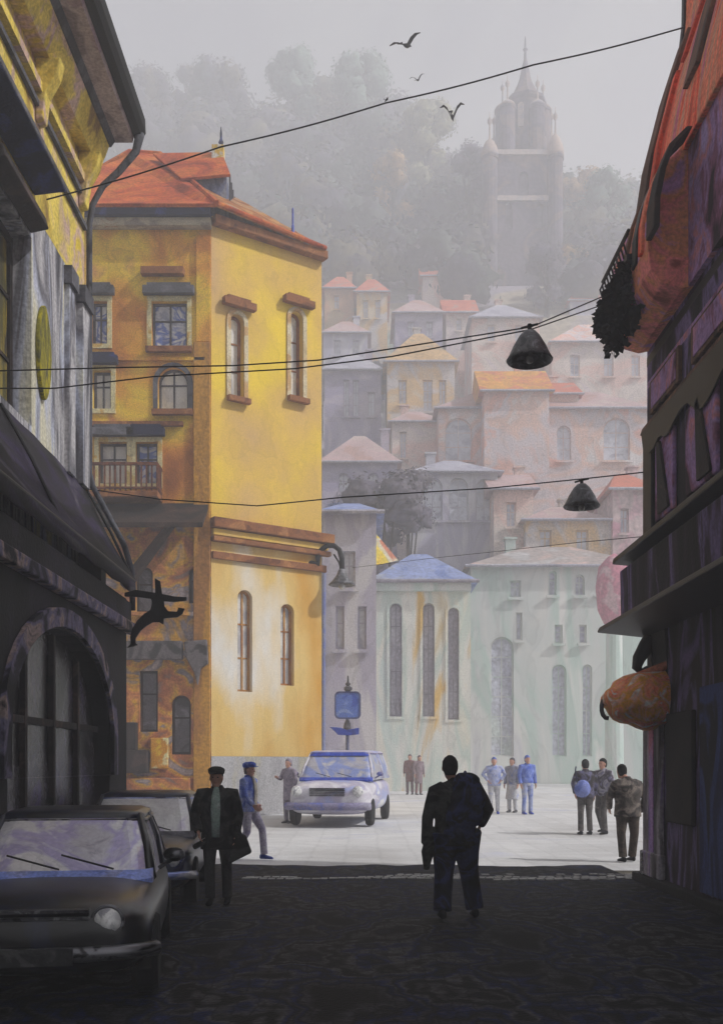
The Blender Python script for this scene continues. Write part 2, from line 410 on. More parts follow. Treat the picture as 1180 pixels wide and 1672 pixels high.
# ground floor arcade
G = Wall((-3.55, 0), (-3.55, 15.75))
holes = []
for (a, b) in ((10.45, 14.7), (5.4, 9.6)): holes.append(arch(a, .9, b, 3.25, n=20, rise=1.25))
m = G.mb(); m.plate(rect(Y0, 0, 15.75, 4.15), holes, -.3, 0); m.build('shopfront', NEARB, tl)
MB().box((-4.19, 15.45, 0), (-3.86, 15.747, 5.0)).build('shop_side', NEARB, tl)
LIL = wash('lilac_trim', ['#121115', '#2c2938', '#6f6884', '#a08c88', '#1f1c24'], s=1.6, g=24)
for (a, b) in ((10.45, 14.7), (5.4, 9.6)):
    A1 = arch(a-.03, 1.5, b+.03, 3.28, n=20, rise=1.28); A2 = arch(a-.26, 1.5, b+.26, 3.5, n=20, rise=1.45)
    G.mb().plate(A2[1:]+[A2[0]], [A1], .004, .06).build('archivolt', LIL, tl)
    w_ = (a+b)/2
    DKG = wash('shop_glass', ['#060607', '#121214', '#2a292d', '#57545a', '#5a5078'], s=.7, st=(1, 1, 1), rough=.25, spec=.6, g=20, soft=.04)
    pn = G.mb().plate(arch(a+.01, .92, b-.01, 3.24, n=20, rise=1.24), [], -.26, -.22).build('shop_window', DKG, tl)
    mm = G.mb()
    for k in range(1, 4):
        u = a+(b-a)*k/4; mm.plate(rect(u-.04, .93, u+.04, 3.0 if k != 2 else 3.2), [], -.215, -.15)
    mm.plate(rect(a+.02, 2.1, b-.02, 2.18), [], -.214, -.16); mm.build('glazing_bar', DKBROWN, pn)
G.mb().plate(rect(Y0, 3.62, 15.9, 3.78), [], .004, .14).build('shop_cornice', LIL, tl, bevel=.02)
G.mb().plate(rect(Y0, 3.80, 15.85, 4.1), [], .004, .05).build('fascia', NEARB, tl)
# awning
AWN = wash('black_canvas', ['#070708', '#101012', '#1f1b22', '#2c2140', '#58565c'], s=.75, st=(.7, .45, 1.3), g=20, gran=.5, edge=.6, dist=1.8, soft=.01)
def awning(y0, y1, zt, zo, xo, par, mat, n=26, sag=.12):
    m = MB(); vs = []; fs = []; k = 8
    for j in range(n+1):
        y = y0+(y1-y0)*j/n
        for i in range(k+1):
            t = i/k; x = -4.19+(xo+4.19)*t; z = zt+(zo-zt)*t-sag*math.sin(PI*t)*(1+.5*math.sin(j*1.9))+.03*noise.noise(Vector((x*3, y*2, 0)))
            vs.append((x, y, z))
        vs.append((xo+.02, y, zo-.22-.03*abs(math.sin(j*PI/2))))
    kk = k+2
    for j in range(n):
        for i in range(kk-1): a = j*kk+i; fs.append((a, a+1, a+kk+1, a+kk))
    m.add(vs, fs); o = m.build('awning', mat, par, smooth=True)
    md = o.modifiers.new('s', 'SOLIDIFY'); md.thickness = .025
    return o
aw = awning(3.0, 15.75, 5.85, 4.45, -3.42, tl, AWN)
MB().tube([(-3.44, 3.0, 4.42), (-3.44, 15.78, 4.42)], .03).build('front_bar', BLACK, aw)
for y in (15.77, 12.0, 8.2): MB().tube([(-4.15, y, 5.8), (-3.8, y, 5.18), (-3.46, y, 4.45)], .022).build('awning_arm', BLACK, aw)
# downpipe
pp = [(-3.40, 16.02, 11.35), (-3.46, 15.98, 11.05), (-3.72, 15.95, 10.72), (-3.95, 15.93, 10.5), (-4.10, 15.9, 10.2), (-4.15, 15.9, 9.9), (-4.15, 15.9, 6.1), (-4.10, 15.9, 5.9), (-3.62, 15.9, 5.0), (-3.5, 15.9, 4.6), (-3.49, 15.9, 4.0)]
pm = MB().tube(pp, [.07, .06, .055, .05]+[.045]*(len(pp)-4), 10).build('downpipe', wash('lead_pipe', ['#3c3d44', '#5a5b62', '#2a2a2e'], s=2, st=(1, 1, .5)), tl, smooth=True)

# iron hanging sign
sg = thing('hanging_sign', 'black iron sign shaped like a bending figure with outstretched arms on the left shopfront', 'hanging sign', (-3.5, 15.3, 2.8))
Wd = Wall((-3.6, 15.3), (-1, 15.3))
def pxpoly(W, pts): return [W.uv(*p) for p in pts]
fig = [(204,968),(222,963),(248,967),(254,968),(253,944),(262,949),(265,970),(285,974),(305,975),(305,981),(285,983),(268,982),(269,990),(275,998),(289,999),(292,992),(302,994),(298,1003),(290,1008),(275,1009),(268,1010),(267,1020),(260,1016),(250,1016),(240,1022),(230,1030),(222,1042),(222,1050),(226,1053),(218,1056),(208,1058),(214,1051),(213,1040),(216,1028),(224,1014),(236,1002),(246,996),(249,984),(247,978),(225,975),(204,974)]
Wd.mb().plate(pxpoly(Wd, fig), [], -.02, .02).build('sign_figure', BLACK, sg, bevel=.006)
# ================================================================== yellow building
C = P(345, 1300, 30); C.z = 0; E = P(525, 1300, 32.2); LW = P(40, 1300, 30)
YF = Wall((LW.x, LW.y), (C.x, C.y)); YR = Wall((C.x, C.y), (E.x, E.y))
ORP = wash('orange_plaster', ['#a4622e', '#cf8636', '#e4a63c', '#eec83c', '#c98a58'], s=.55, g=26, st=(1, 1, .7), edge=.55, dist=.7, soft=.015)
YLP = wash('sunlit_ochre_plaster', ['#cda870', '#dcb65a', '#eccb3a'], s=.5, g=40, gran=.2, st=(1, 1, .8), edge=.25, seed=2, dist=0., soft=.06)  # yellower than the front wall: sunlight on the side face put into colour
OCL = wash('misted_ochre_plaster', ['#dfdcd4', '#dcbc74', '#cd9a40'], s=.55, g=40, gran=.18, st=(1, 1, .4), edge=.2, seed=5, dist=0., soft=.07)  # pale patches paint mist into the lower plaster
BASEP = wash('hazed_base_plaster', ['#a9a7aa', '#b3b2b4', '#b9b4a4'], s=.7, g=26, st=(1, 1, .5), seed=3)  # grey tint paints ground haze at the wall base
TERR = wash('terracotta_plaster', ['#8a6f62', '#b06a44', '#c98550', '#d8a23a', '#8c8083', '#b9a7a3'], s=.75, g=16, edge=.8, seed=4, dist=2.)
TILE = wash('orange_tiles', ['#8f3f24', '#b9522a', '#c8682f', '#d07a35'], s=.7, st=(1, 1, 1.6), g=14, edge=.7)
TILEB = wash('brown_tiles', ['#7a4a2c', '#a06030', '#b98850', '#8f8480'], s=1., g=14, edge=.7)
ty = thing('apartment_house', 'tall orange and yellow corner house with red hipped roof beyond the dark awnings', 'building', (C.x, C.y, 0))
zF = YF.uv(345, 352)[1]; zR0 = zF; zR1 = YR.uv(525, 412)[1]
zB = YR.uv(345, 855)[1]
# front openings (photo positions on the wall)
fw_ = [((248, 492, 306, 568), 'rect'), ((150, 492, 176, 562), 'rect'), ((258, 600, 308, 670), 'arch'), ((152, 605, 182, 668), 'rect'),
       ((162, 722, 208, 790), 'rect'), ((222, 722, 258, 790), 'rect')]
fr = [(pxrect(YF, c), k) for c, k in fw_]
YF.mb().plate(rect(0, zB, YF.len, zF), [shape(k, *r) for r, k in fr], -.4, 0).build('front_wall', ORP, ty)
lowf = [((280, 1135, 312, 1232), 'arch'), ((308, 925, 328, 985), 'point'), ((228, 1095, 258, 1195), 'rect'), ((222, 925, 250, 1000), 'arch')]
lr = [(pxrect(YF, c), k) for c, k in lowf]
YF.mb().plate(rect(0, 0, YF.len, zB-.003), [shape(k, *r) for r, k in lr], -.4, 0).build('ground_floor_wall', TERR, ty)
rw_ = [((376, 510, 398, 652), 'arch'), ((474, 506, 494, 652), 'arch')]
rr_ = [(pxrect(YR, c), k) for c, k in rw_]
YR.mb().plate([(0, zB), (YR.len, YR.uv(525, 872)[1]), (YR.len, zR1), (0, zR0)], [shape(k, *r) for r, k in rr_], -.4, 0).build('side_wall', YLP, ty)
lo_ = [((388, 962, 412, 1130), 'arch'), ((458, 985, 480, 1120), 'arch')]
lo = [(pxrect(YR, c), k) for c, k in lo_]
YR.mb().plate([(0, 1.9), (YR.len, 1.9), (YR.len, YR.uv(525, 873)[1]), (0, zB-.003)], [shape(k, *r) for r, k in lo], -.4, 0).build('lower_side_wall', OCL, ty)
YR.mb().plate(rect(0, 0, YR.len, 1.897), [], -.4, .02).build('hazed_base_wall', BASEP, ty)  # wall base carrying the painted ground haze
# solid core behind
core = [(LW.x, LW.y+.42), (C.x-.15, C.y+.42), (E.x-.45, E.y+.30), (E.x-1.3, E.y+5), (LW.x, E.y+5)]
m = MB(); n = len(core); m.add([(x, y, 0) for x, y in core]+[(x, y, zR1-.2) for x, y in core], [tuple(range(n)), tuple(range(2*n-1, n-1, -1))]+[(i, (i+1) % n, n+(i+1) % n, n+i) for i in range(n)])
m.build('body', ORP, ty)
YE = Wall((E.x, E.y), (E.x-.85, E.y+5)); YE.mb().plate(rect(0, 0, YE.len, zR1-.05), [], -.3, 0).build('far_side_wall', YLP, ty)
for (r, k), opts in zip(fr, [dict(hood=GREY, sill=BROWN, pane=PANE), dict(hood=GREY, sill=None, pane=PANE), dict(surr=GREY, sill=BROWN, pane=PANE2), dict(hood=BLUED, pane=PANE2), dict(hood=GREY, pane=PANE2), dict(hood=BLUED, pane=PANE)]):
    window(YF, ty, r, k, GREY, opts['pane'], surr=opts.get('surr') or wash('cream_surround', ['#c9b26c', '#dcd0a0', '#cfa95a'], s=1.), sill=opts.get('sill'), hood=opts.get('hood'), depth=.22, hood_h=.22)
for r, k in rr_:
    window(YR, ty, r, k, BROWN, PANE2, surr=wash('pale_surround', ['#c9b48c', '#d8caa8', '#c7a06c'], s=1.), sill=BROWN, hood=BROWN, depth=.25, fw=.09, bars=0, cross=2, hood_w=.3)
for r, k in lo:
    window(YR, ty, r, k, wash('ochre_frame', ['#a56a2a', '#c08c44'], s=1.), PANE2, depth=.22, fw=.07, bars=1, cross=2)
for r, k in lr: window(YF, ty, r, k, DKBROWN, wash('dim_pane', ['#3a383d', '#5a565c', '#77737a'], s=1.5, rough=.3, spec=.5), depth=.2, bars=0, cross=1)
def band(W, py0, py1, w1, mat, name, u0=0, u1=None, par=ty, px=345, w0=.004):
    z0 = W.uv(px, py1)[1]; z1 = W.uv(px, py0)[1]
    return W.mb().plate(rect(u0, z0, W.len+w1 if u1 is None else u1, z1), [], w0, w1).build(name, mat, par, bevel=.02)
band(YR, 846, 862, .30, BROWN, 'belt_course', -.05); band(YR, 863.2, 874, .16, YLP, 'belt_moulding'); band(YR, 876, 884, .22, BROWN, 'belt_course', -.03)
band(YR, 900, 912, .12, BROWN, 'string_course'); 
YF.mb().plate(rect(YF.len-.50, 0, YF.len-.02, zB+5.2), [], .004, .10).build('quoin_pilaster', wash('quoin_plaster', ['#a8743a', '#c18c35', '#c9a030'], s=.6, st=(1, 1, .3), g=14), ty, bevel=.02)
YF.mb().plate(rect(YF.len-.42, zB+5.21, YF.len-.02, zF-.6), [], .004, .07).build('quoin_pilaster', ORP, ty, bevel=.02)
m = YF.mb(); YF.bx(m, 232, 440, 302, 452, .004, .22); m.build('moulding', BROWN, ty, bevel=.02)
m = YF.mb(); YF.bx(m, 148, 690, 300, 697, .004, .14); m.build('storey_band', BROWN, ty)
m = YF.mb(); YF.bx(m, 20, 585, 335, 590, .004, .10); m.build('storey_band', ORP, ty)
# cornice and dark eaves
YF.mb().plate(rect(-.2, zF-.42, YF.len+.02, zF-.18), [], .004, .28).build('cornice', wash('cornice_stone', ['#8f8478', '#b3a891', '#a06c44'], s=1.), ty, bevel=.03)
YF.mb().plate(rect(-.2, zF-.175, YF.len+.02, zF+.06), [], .004, .42).build('under_roof_band', BLUED, ty)  # navy band under the roof edge
YR.mb().plate([(0, zF-.3), (YR.len+.05, zR1-.3), (YR.len+.05, zR1-.06), (0, zF-.06)], [], .004, .3).build('side_cornice', BROWN, ty, bevel=.02)
# roof
def pt(px, py, d): return tuple(P(px, py, d))
e0 = (LW.x-1, LW.y-.5, zF+.08); e1 = (C.x+.25, C.y-.5, zF+.08); e2 = (E.x+.14, E.y-.3, zR1-.02); e3 = (E.x-.75, E.y+5, zR1-.02); e4 = (LW.x-1, E.y+5, zR1)
r1 = pt(212, 248, 33.2); r2 = pt(262, 252, 33.4); rb = pt(120, 300, 33)
def slab(pts, th): 
    n = len(pts); a = [Vector(p) for p in pts]; nn = (a[1]-a[0]).cross(a[2]-a[0]).normalized()
    if nn.z < 0: nn = -nn
    return [tuple(p) for p in a]+[tuple(p-nn*th) for p in a], [tuple(range(n)), tuple(range(2*n-1, n-1, -1))]+[(i, (i+1) % n, n+(i+1) % n, n+i) for i in range(n)]
m = MB(); m.add(*slab([e0, e1, r2, r1, rb], .1)); rf = m.build('roof', TILE, ty)
m = MB(); m.add(*slab([e1, e2, r2], .1)); m.add(*slab([e2, e3, r2], .1)); m.add(*slab([e3, e4, r1, r2], .1)); m.build('side_roof', TILEB, ty)
m = MB(); m.tube([e1, r2, r1, rb], .09); m.tube([e1, e2], .07); m.build('ridge_tile', TILE, ty)
# dormer
DB = wash('slate_blue_boards', ['#4a5478', '#6a7391', '#8c8f9c'], s=1.5, st=(2, 1, .5), g=16)
dq0 = P(306, 345, 31.2); dq1 = P(370, 288, 31.2)
m = MB(); m.box((dq0.x, 31.2, dq0.z-.6), (dq1.x, 33.2, dq1.z)); dm = m.build('dormer', DB, ty)
m = MB(); a, b, c, d_ = P(296, 291, 30.95), P(376, 284, 30.95), P(362, 248, 32.2), P(250, 250, 32.6)
m.add(*slab([a, b, c, d_], .08)); c2 = P(366, 262, 33.6); m.add(*slab([b, c2, c], .06)); m.build('dormer_roof', TILE, dm)
m = MB()
for i in range(5): x = P(374+i*2.5, 300, 31.3+i*.4); m.box((x.x, x.y, dq0.z-.3), (x.x+.05, x.y+.05, dq1.z+.1))
m.build('dormer_post', GREY, dm)
m = MB(); q = P(352, 245, 32.0); m.box((q.x-.1, 31.9, q.z-.3), (q.x+.25, 32.3, q.z+.12)); m.build('chimney', wash('lime_chimney', ['#d8d4c8', '#d9b23a'], s=2.), ty)
q = P(361, 240, 32.1); m = MB(); m.lathe([(.05, -.15), (.09, .0), (.05, .06), (.08, .14), (.035, .25), (.035, .42), (.01, .62)], q, 10); m.build('finial', BLUED, ty)
q = P(478, 385, 31.7); m = MB(); m.lathe([(.12, -.1), (.1, .04), (.05, .1), (.045, .3), (.03, .34), (.03, .82), (.008, .86)], q, 10); m.build('roof_spike', BLUE, ty)
# balcony
Bk = wash('rust_railing', ['#5c2f1e', '#7d4a30'], s=3.)
z0 = YF.uv(200, 815)[1]; z1 = YF.uv(200, 768)[1]; u0 = YF.uv(120, 700)[0]; u1 = YF.uv(266, 700)[0]
m = YF.mb(); m.plate(rect(u0, z0-.12, u1, z0+.05), [], .01, .75); bl = m.build('balcony', BROWN, ty, bevel=.02)
m = YF.mb()
for (a, b) in ((z1-.05, z1+.03), (z0+.12, z0+.17)): m.plate(rect(u0, a, u1, b), [], .66, .73)
k = 17
for i in range(k+1):
    u = u0+.02+(u1-u0-.07)*i/k; m.plate(rect(u, z0+.05, u+.045, z1-.04), [], .675, .715)
m.plate(rect(u1-.05, z1-.05, u1, z1+.03), [], .01, .655); m.plate(rect(u1-.045, z0+.12, u1-.005, z0+.17), [], .01, .655)
for i in range(4): m.plate(rect(u1-.045, z0+.05, u1-.005, z1-.05), [], .12+i*.14, .155+i*.14)
m.build('railing', Bk, bl)
# lean-to canopy with braces below the balcony
CAN = wash('brown_canopy', ['#0c0a0a', '#1c1614', '#3a2a22', '#4d3a30'], s=.9, g=16)
zc = YF.uv(250, 868)[1]; zt = YF.uv(250, 822)[1]; u1 = YF.uv(335, 868)[0]
m = YF.mb(); m.add([(-.5, zc, 1.15), (u1+.1, zc, 1.15), (u1+.1, zt, .02), (-.5, zt, .02), (-.5, zc-.14, 1.15), (u1+.1, zc-.14, 1.15), (u1+.1, zt-.16, .02), (-.5, zt-.16, .02)],
      [(0, 1, 2, 3), (4, 7, 6, 5), (0, 4, 5, 1), (1, 5, 6, 2), (2, 6, 7, 3), (3, 7, 4, 0)]); cp = m.build('canopy', CAN, ty)
for (ax, ay, bx_, by) in ((292, 868, 206, 958), (150, 868, 110, 950)):
    a = YF.uv(ax, ay); b = YF.uv(bx_, by); m = MB(); 
    pa = YF.M @ Vector((a[0], a[1], 1.0)); pb = YF.M @ Vector((b[0], b[1], .15)); m.tube([pa, pb], [.12, .19], 6); m.build('brace', CAN, cp)
# brackets, lintel blocks and door below
m = YF.mb(); YF.bx(m, 205, 1048, 300, 1078, .004, .3); m.build('shop_lintel', wash('grey_lintel', ['#4a4648', '#6c6566', '#3a3838'], s=1.2), ty, bevel=.04)
m = YF.mb(); m.plate(pxpoly(YF, [(303, 1050), (340, 1046), (342, 1085), (330, 1092), (325, 1120), (320, 1100), (308, 1078)]), [], .12, .34); m.build('corbel', wash('grey_lintel', ['#4a4648', '#6c6566', '#3a3838']), ty, bevel=.03)
m = YF.mb(); YF.bx(m, 20, 1000, 316, 1006, .004, .18); m.build('string_course', TERR, ty)
m = YF.mb(); YF.bx(m, 205, 1270, 312, 1350, .004, .25); m.build('shop_counter', TERR, ty, bevel=.03)
m = YF.mb(); YF.bx(m, 190, 1180, 226, 1260, .004, .35); YF.bx(m, 205, 1225, 245, 1262, .01, .45); m.build('shop_shutter', DKBROWN, ty, bevel=.03)
m = YF.mb(); YF.bx(m, 248, 1205, 276, 1255, .004, .2); m.build('yellow_panel', wash('bright_ochre', ['#d8b02c', '#c98a28', '#d9cf9c'], s=1.5), ty, bevel=.03)

# ================================================================== near right building
BX = 4.0; BD = 14.6
RB = Wall((BX, 14.6), (BX, 0))
def xz(px, py, d=BD): p = P(px, py, d); return (p.x, p.z)
RDK = wash('dark_plum_wall', ['#0b0a0c', '#1c181e', '#3a3042', '#7c6a9c', '#2a2325'], s=1.0, st=(1, 1.8, .45), g=22, edge=.7, soft=.01)  # plum wall, darkened further in colour for the shaded street side
RED = wash('salmon_plaster', ['#d0553a', '#ff5e3c', '#ff9070', '#e0a080', '#e07090'], s=1.0, st=(1, 2.2, .3), g=22, edge=.6)
RBR = wash('umber_boards', ['#2a211d', '#5d4234', '#7c5844', '#4a3430'], s=1.2, st=(1, 2.5, .25), g=22)
MAU = wash('mauve_plaster', ['#3a2a36', '#8a5878', '#a886bc', '#c88490', '#b8a0d8'], s=1.2, g=22, st=(1, 1.2, .8))
tr = thing('gabled_house', 'tall red and brown timbered house with dark plum lower storeys at the right edge', 'building', (BX, BD, 0))
yn = 3.0
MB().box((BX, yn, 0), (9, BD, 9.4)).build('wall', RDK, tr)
# ground floor pier, doorway
prof = [xz(1068, 1205), xz(1060, 1440), (BX+.02, 0), (BX+.2, 0), (BX+.2, 3)]
PIER = wash('pier_render', ['#2c2b30', '#7b757c', '#aca6b0', '#8f78b0', '#d0c2c8'], s=1.3, st=(2, 2, .3), g=22)
pr = thing  # noqa
m = MB(); m.box((3.93, 13.75, .12), (3.998, 14.58, 2.75)); m.box((3.90, 13.7, .12), (3.998, 14.63, .45)); m.box((3.88, 13.68, 2.5), (3.998, 14.66, 2.75)); m.build('pier', PIER, tr, bevel=.02)
MB().box((3.915, 14.02, .46), (3.928, 14.22, 2.48)).build('lilac_pilaster', wash('lilac_strip', ['#8f78c0', '#bc98d0', '#d2809c', '#e09a70'], s=1.5, st=(1, 1, .4)), tr)
MB().box((3.95, 11.2, .15), (3.998, 12.2, 2.55)).build('door', wash('navy_door', ['#0f1636', '#1e2a5c', '#3a4a86', '#15182a'], s=1.4, st=(1, 1, .4)), tr, bevel=.015)
MB().box((3.94, 12.45, .9), (3.998, 13.5, 2.3)).build('shop_window', wash('brown_glass', ['#0c0a09', '#1f1a18', '#2c2a2c'], s=1.4, rough=.85), tr, bevel=.015)
m = MB()
for i in range(9): 
    m.ball((3.885, 14.45+random.uniform(-.03, .03), .42-i*.035), (.014, .02+random.random()*.02, .018), 8, 6)
m.build('peeling_whitewash', wash('whitewash', ['#d0d0d0', '#8c8c8c'], s=9), tr)
# shop bay with two ledges
def bay(prof, y0, y1, mat, name, par=tr, bevel=.02):
    return extr(prof, y0, y1).build(name, mat, par, bevel=bevel)
bay([(BX-.001, 3.55), xz(1010, 1028), xz(1008, 935), (BX-.001, 4.46)], 9.5, 14.5, RDK, 'shop_bay')
bay([(BX-.001, 4.40), xz(998, 922), xz(1000, 912), (BX-.001, 4.58)], 9.4, 14.6, BLACK, 'upper_ledge')
bay([(BX-.001, 3.42), xz(974, 1033), xz(978, 1024), xz(1000, 1020), (BX-.001, 3.6)], 9.4, 14.62, BLACK, 'lower_ledge')
m = MB(); cpts = [Vector((xz(a, b)[0], 14.4, xz(a, b)[1])) for a, b in ((1060, 1040), (1048, 1058), (1036, 1078), (1033, 1092), (1040, 1100), (1050, 1092))]
m.tube(cpts, [.12, .11, .09, .07, .055, .03], 10); m.build('scroll_bracket', BLACK, tr, smooth=True)
bay([(BX-.001, 3.41), xz(1052, 1040), xz(1056, 1080), xz(1072, 1120), xz(1062, 1190), xz(1072, 1215), (BX-.001, 1.9)], 13.6, 14.3, NEARB, 'bracket_panel')
# storey 2
bay([(BX-.001, 6.28), xz(1044, 712), xz(1048, 700), (BX-.001, 6.42)], 5, 14.63, RBR, 'string_course')
bay([(BX-.001, 6.9), xz(1063, 660), xz(1063, 648), (BX-.001, 7.0)], 5, 14.61, MAU, 'lilac_band')
bay([(BX-.001, 7.2), xz(1060, 600), xz(1062, 588), (BX-.001, 7.36)], 5, 14.63, BLACK, 'string_course')
MB().box((3.93, 14.15, 4.6), (3.998, 14.58, 6.27)).build('corner_board', BLACK, tr, bevel=.02)
for y0, y1 in ((13.2, 14.0), (11.6, 12.7)):
    f = MB().box((3.94, y0, 4.9), (3.997, y1, 5.95)).build('shutter_panel', MAU, tr, bevel=.02)
    mm = MB(); mm.hexa([(3.90, y0+.1, 4.95), (3.935, y0+.1, 4.95), (3.935, y0+.55, 4.95), (3.90, y0+.55, 4.95), (3.90, y0+.5, 5.9), (3.935, y0+.5, 5.9), (3.935, y0+.62, 5.9), (3.90, y0+.62, 5.9)]); mm.build('diagonal_board', DKBROWN, f)
m = MB()
va = [(14.55, 6.27)]; yy = 14.55
while yy > 9: yy -= .12; va.append((yy, 6.0-.30*abs(noise.noise(Vector((yy*1.1, 0, 0))))-.35*max(0, noise.noise(Vector((yy*.8, 5, 0))))))
va.append((9, 6.27)); m.v = []; m.plate(va[::-1], [], 3.90, 3.925); m.v = [Vector((v.z, v.x, v.y)) for v in m.v]
m.build('valance', BLACK, tr)
for y0, y1 in ((13.0, 14.3), (11.2, 12.5)):
    f = MB().box((3.95, y0, 6.44), (3.998, y1, 6.88)).build('window', RBR, tr); MB().box((3.94, y0+.1, 6.5), (3.955, y1-.1, 6.84)).build('pane', MAU, f)
# overhanging bay and gable
bp = [(BX+.05, 7.40), xz(1062, 575), xz(1040, 580), xz(1012, 572), xz(996, 552), xz(991, 520), xz(992, 480), xz(1000, 440), xz(1012, 408), xz(1036, 384), xz(1046, 350), (5.5, 9.3), (5.5, 7.4)]
PNKO = wash('pink_oriel_plaster', ['#a0544a', '#f08c88', '#e89870', '#c890c8', '#c05c54'], s=1.4, g=22, seed=2)
bay(bp, 12.55, 14.55, PNKO, 'oriel')
MB().box((3.93, 5, 7.41), (3.999, 12.54, 9.15)).build('mauve_wall', MAU, tr)
gp = [xz(1040, 386), xz(1043, 350), xz(1052, 290), xz(1066, 235), xz(1080, 180), xz(1096, 130), xz(1111, 85), xz(1116, 40), xz(1117, -20), (5.2, 12.75), (9, 12.8), (9, 9.2)]
bay(gp, 4, 14.58, RED, 'upper_wall')
op = [xz(1000, 438), xz(1014, 405), xz(1040, 380), xz(1058, 372), xz(1056, 384), xz(1024, 412), xz(1010, 442), xz(1006, 486), xz(996, 486)]
bay(op, 14.3, 14.62, RBR, 'oriel_frame')
def strip(y0, y1, pts, mat, name, t=.06):
    """a board that follows the wall profile between depths y0 and y1"""
    pr = [xz(*p) for p in pts]; o2 = [(x-t, z) for x, z in pr]; return bay(o2+[(x+.02, z) for x, z in pr[::-1]], y0, y1, mat, name, bevel=.01)
gl = [(1041, 386), (1043, 350), (1052, 290), (1066, 235), (1080, 180), (1096, 130), (1111, 85), (1116, 40), (1117, -18)]
strip(14.1, 14.56, gl[:7], RBR, 'brown_board')
strip(14.52, 14.64, gl, BLACK, 'barge_board', .03)
strip(13.0, 13.35, gl[6:], BLACK, 'dark_beam', .07)
strip(13.42, 13.62, gl[4:], wash('bright_red_paint', ['#b8331f', '#d24a2e', '#c9604a'], s=1.5, st=(1, 1, .3)), 'red_board', .05)
strip(12.2, 12.7, gl[2:], RBR, 'brown_board', .06)
strip(13.75, 13.95, gl[1:5], RED, 'red_board', .05)
ol = [(991, 520), (992, 480), (1000, 440), (1012, 408), (1036, 384)]
strip(13.0, 13.2, ol, BLACK, 'oriel_slot', .03); strip(12.1, 12.45, ol, DKBROWN, 'oriel_post', .05); strip(13.45, 13.6, ol, RBR, 'oriel_post', .04); strip(12.7, 12.85, ol, RED, 'oriel_post', .04)
# diagonal dark beam from the oriel shoulder
m = MB(); a = P(1036, 392, 14.5); b = P(1112, 338, 13.9); m.tube([a, (a+b)/2+Vector((-.02, 0, .02)), b], [.05, .09, .12], 6); m.build('diagonal_beam', BLACK, tr)
# iron balcony with dark plants
bk = MB().box((3.36, 13.2, 8.05), (3.5, 14.62, 8.12)).build('balcony', BLACK, tr)
m = MB()
for i in range(11): 
    y = 14.6-i*.13; m.tube([(3.40, y, 8.1), (3.34, y, 8.3), (3.40, y, 8.42)], .014, 5); pass
m.tube([(3.38, 13.2, 8.42), (3.38, 14.62, 8.42)], .022, 6); m.build('railing', BLACK, bk)
extr([xz(990, 488), xz(1062, 488), xz(1060, 520), xz(1045, 550), xz(1030, 566), xz(1012, 556), xz(1003, 536), xz(992, 522)], 13.95, 14.6).build('planter', BLACK, bk, bevel=.04)
random.seed(5); m = MB()
for i in range(1500):
    t = random.random(); y = 14.62-1.35*random.random()**1.4; z = 8.15-random.random()**1.3*.78*(1-.25*t); x = 3.42-.06*math.sin(z*9)+random.uniform(-.07, .07)+.22*max(0, 7.75-z)
    a = Vector((x, y, z)); d1 = Vector((random.uniform(-1, 1), random.uniform(-1, 1), random.uniform(-1, .2))).normalized()*.13; d2 = d1.cross(Vector((random.random(), random.random(), 1))).normalized()*.05
    m.add([a, a+d1*.5+d2, a+d1, a+d1*.5-d2], [(0, 1, 2, 3)])
tag(m.build('trailing_plant', wash('near_black_leaf', ['#08090a', '#15161a', '#241f20'], s=4)), 'dark trailing plant hanging from the right house balcony', 'plant')
# salmon canvas awning
ac = P(1046, 1136, 14.0)
ta = thing('canvas_awning', 'bulging salmon and ochre cloth awning puffed out over the right pavement', 'awning', (ac.x, 14.0, ac.z))
CANV = wash('salmon_canvas', ['#fbf4ee', '#ff8a60', '#ffac84', '#f4ac24', '#ffbea0', '#fbf4ee'], s=2.8, g=26, gran=.25, edge=.5, dist=1.8, seed=1.5)
m = MB(); rg = []
nu, nv = 28, 16
outl = [(982, 1148), (988, 1128), (1004, 1112), (1030, 1100), (1062, 1092), (1092, 1096), (1112, 1112), (1116, 1140), (1108, 1168), (1090, 1186), (1066, 1192), (1040, 1190), (1014, 1180), (994, 1168)]
cxp, cyp = 1050, 1142
for j in range(nv+1):
    t = PI*j/nv-PI/2; ring = []
    for i in range(nu):
        a = 2*PI*i/nu; k = (i/nu*len(outl)); i0 = int(k) % len(outl); i1 = (i0+1) % len(outl); f_ = k-int(k)
        ox = outl[i0][0]*(1-f_)+outl[i1][0]*f_; oy = outl[i0][1]*(1-f_)+outl[i1][1]*f_
        s_ = math.cos(t)**.8 if abs(t) < PI/2-.001 else .001
        fold = 1+.05*math.sin(a*7+t*2)
        px = cxp+(ox-cxp)*s_*fold; py = cyp+(oy-cyp)*s_*fold
        ring.append(P(px, py, 14.0)+Vector((0, math.sin(t)*.55, 0)))
    rg.append(ring)
m.loft(rg); m.build('cloth', CANV, ta, smooth=True)
m = MB(); m.tube([P(1040, 1104, 13.9), P(1110, 1078, 13.6)], [.05, .065], 8); m.build('awning_pole', wash('salmon_pole', ['#c9664a', '#d88a6c'], s=3), ta, smooth=True)
m = MB(); cc = P(991, 1156, 14.0)
m.tube([cc+Vector((math.cos(t)*.08, 0, math.sin(t)*.14)) for t in [k*.5-.6 for k in range(12)]], .03, 8); m.build('scroll_end', GREY, ta, smooth=True)

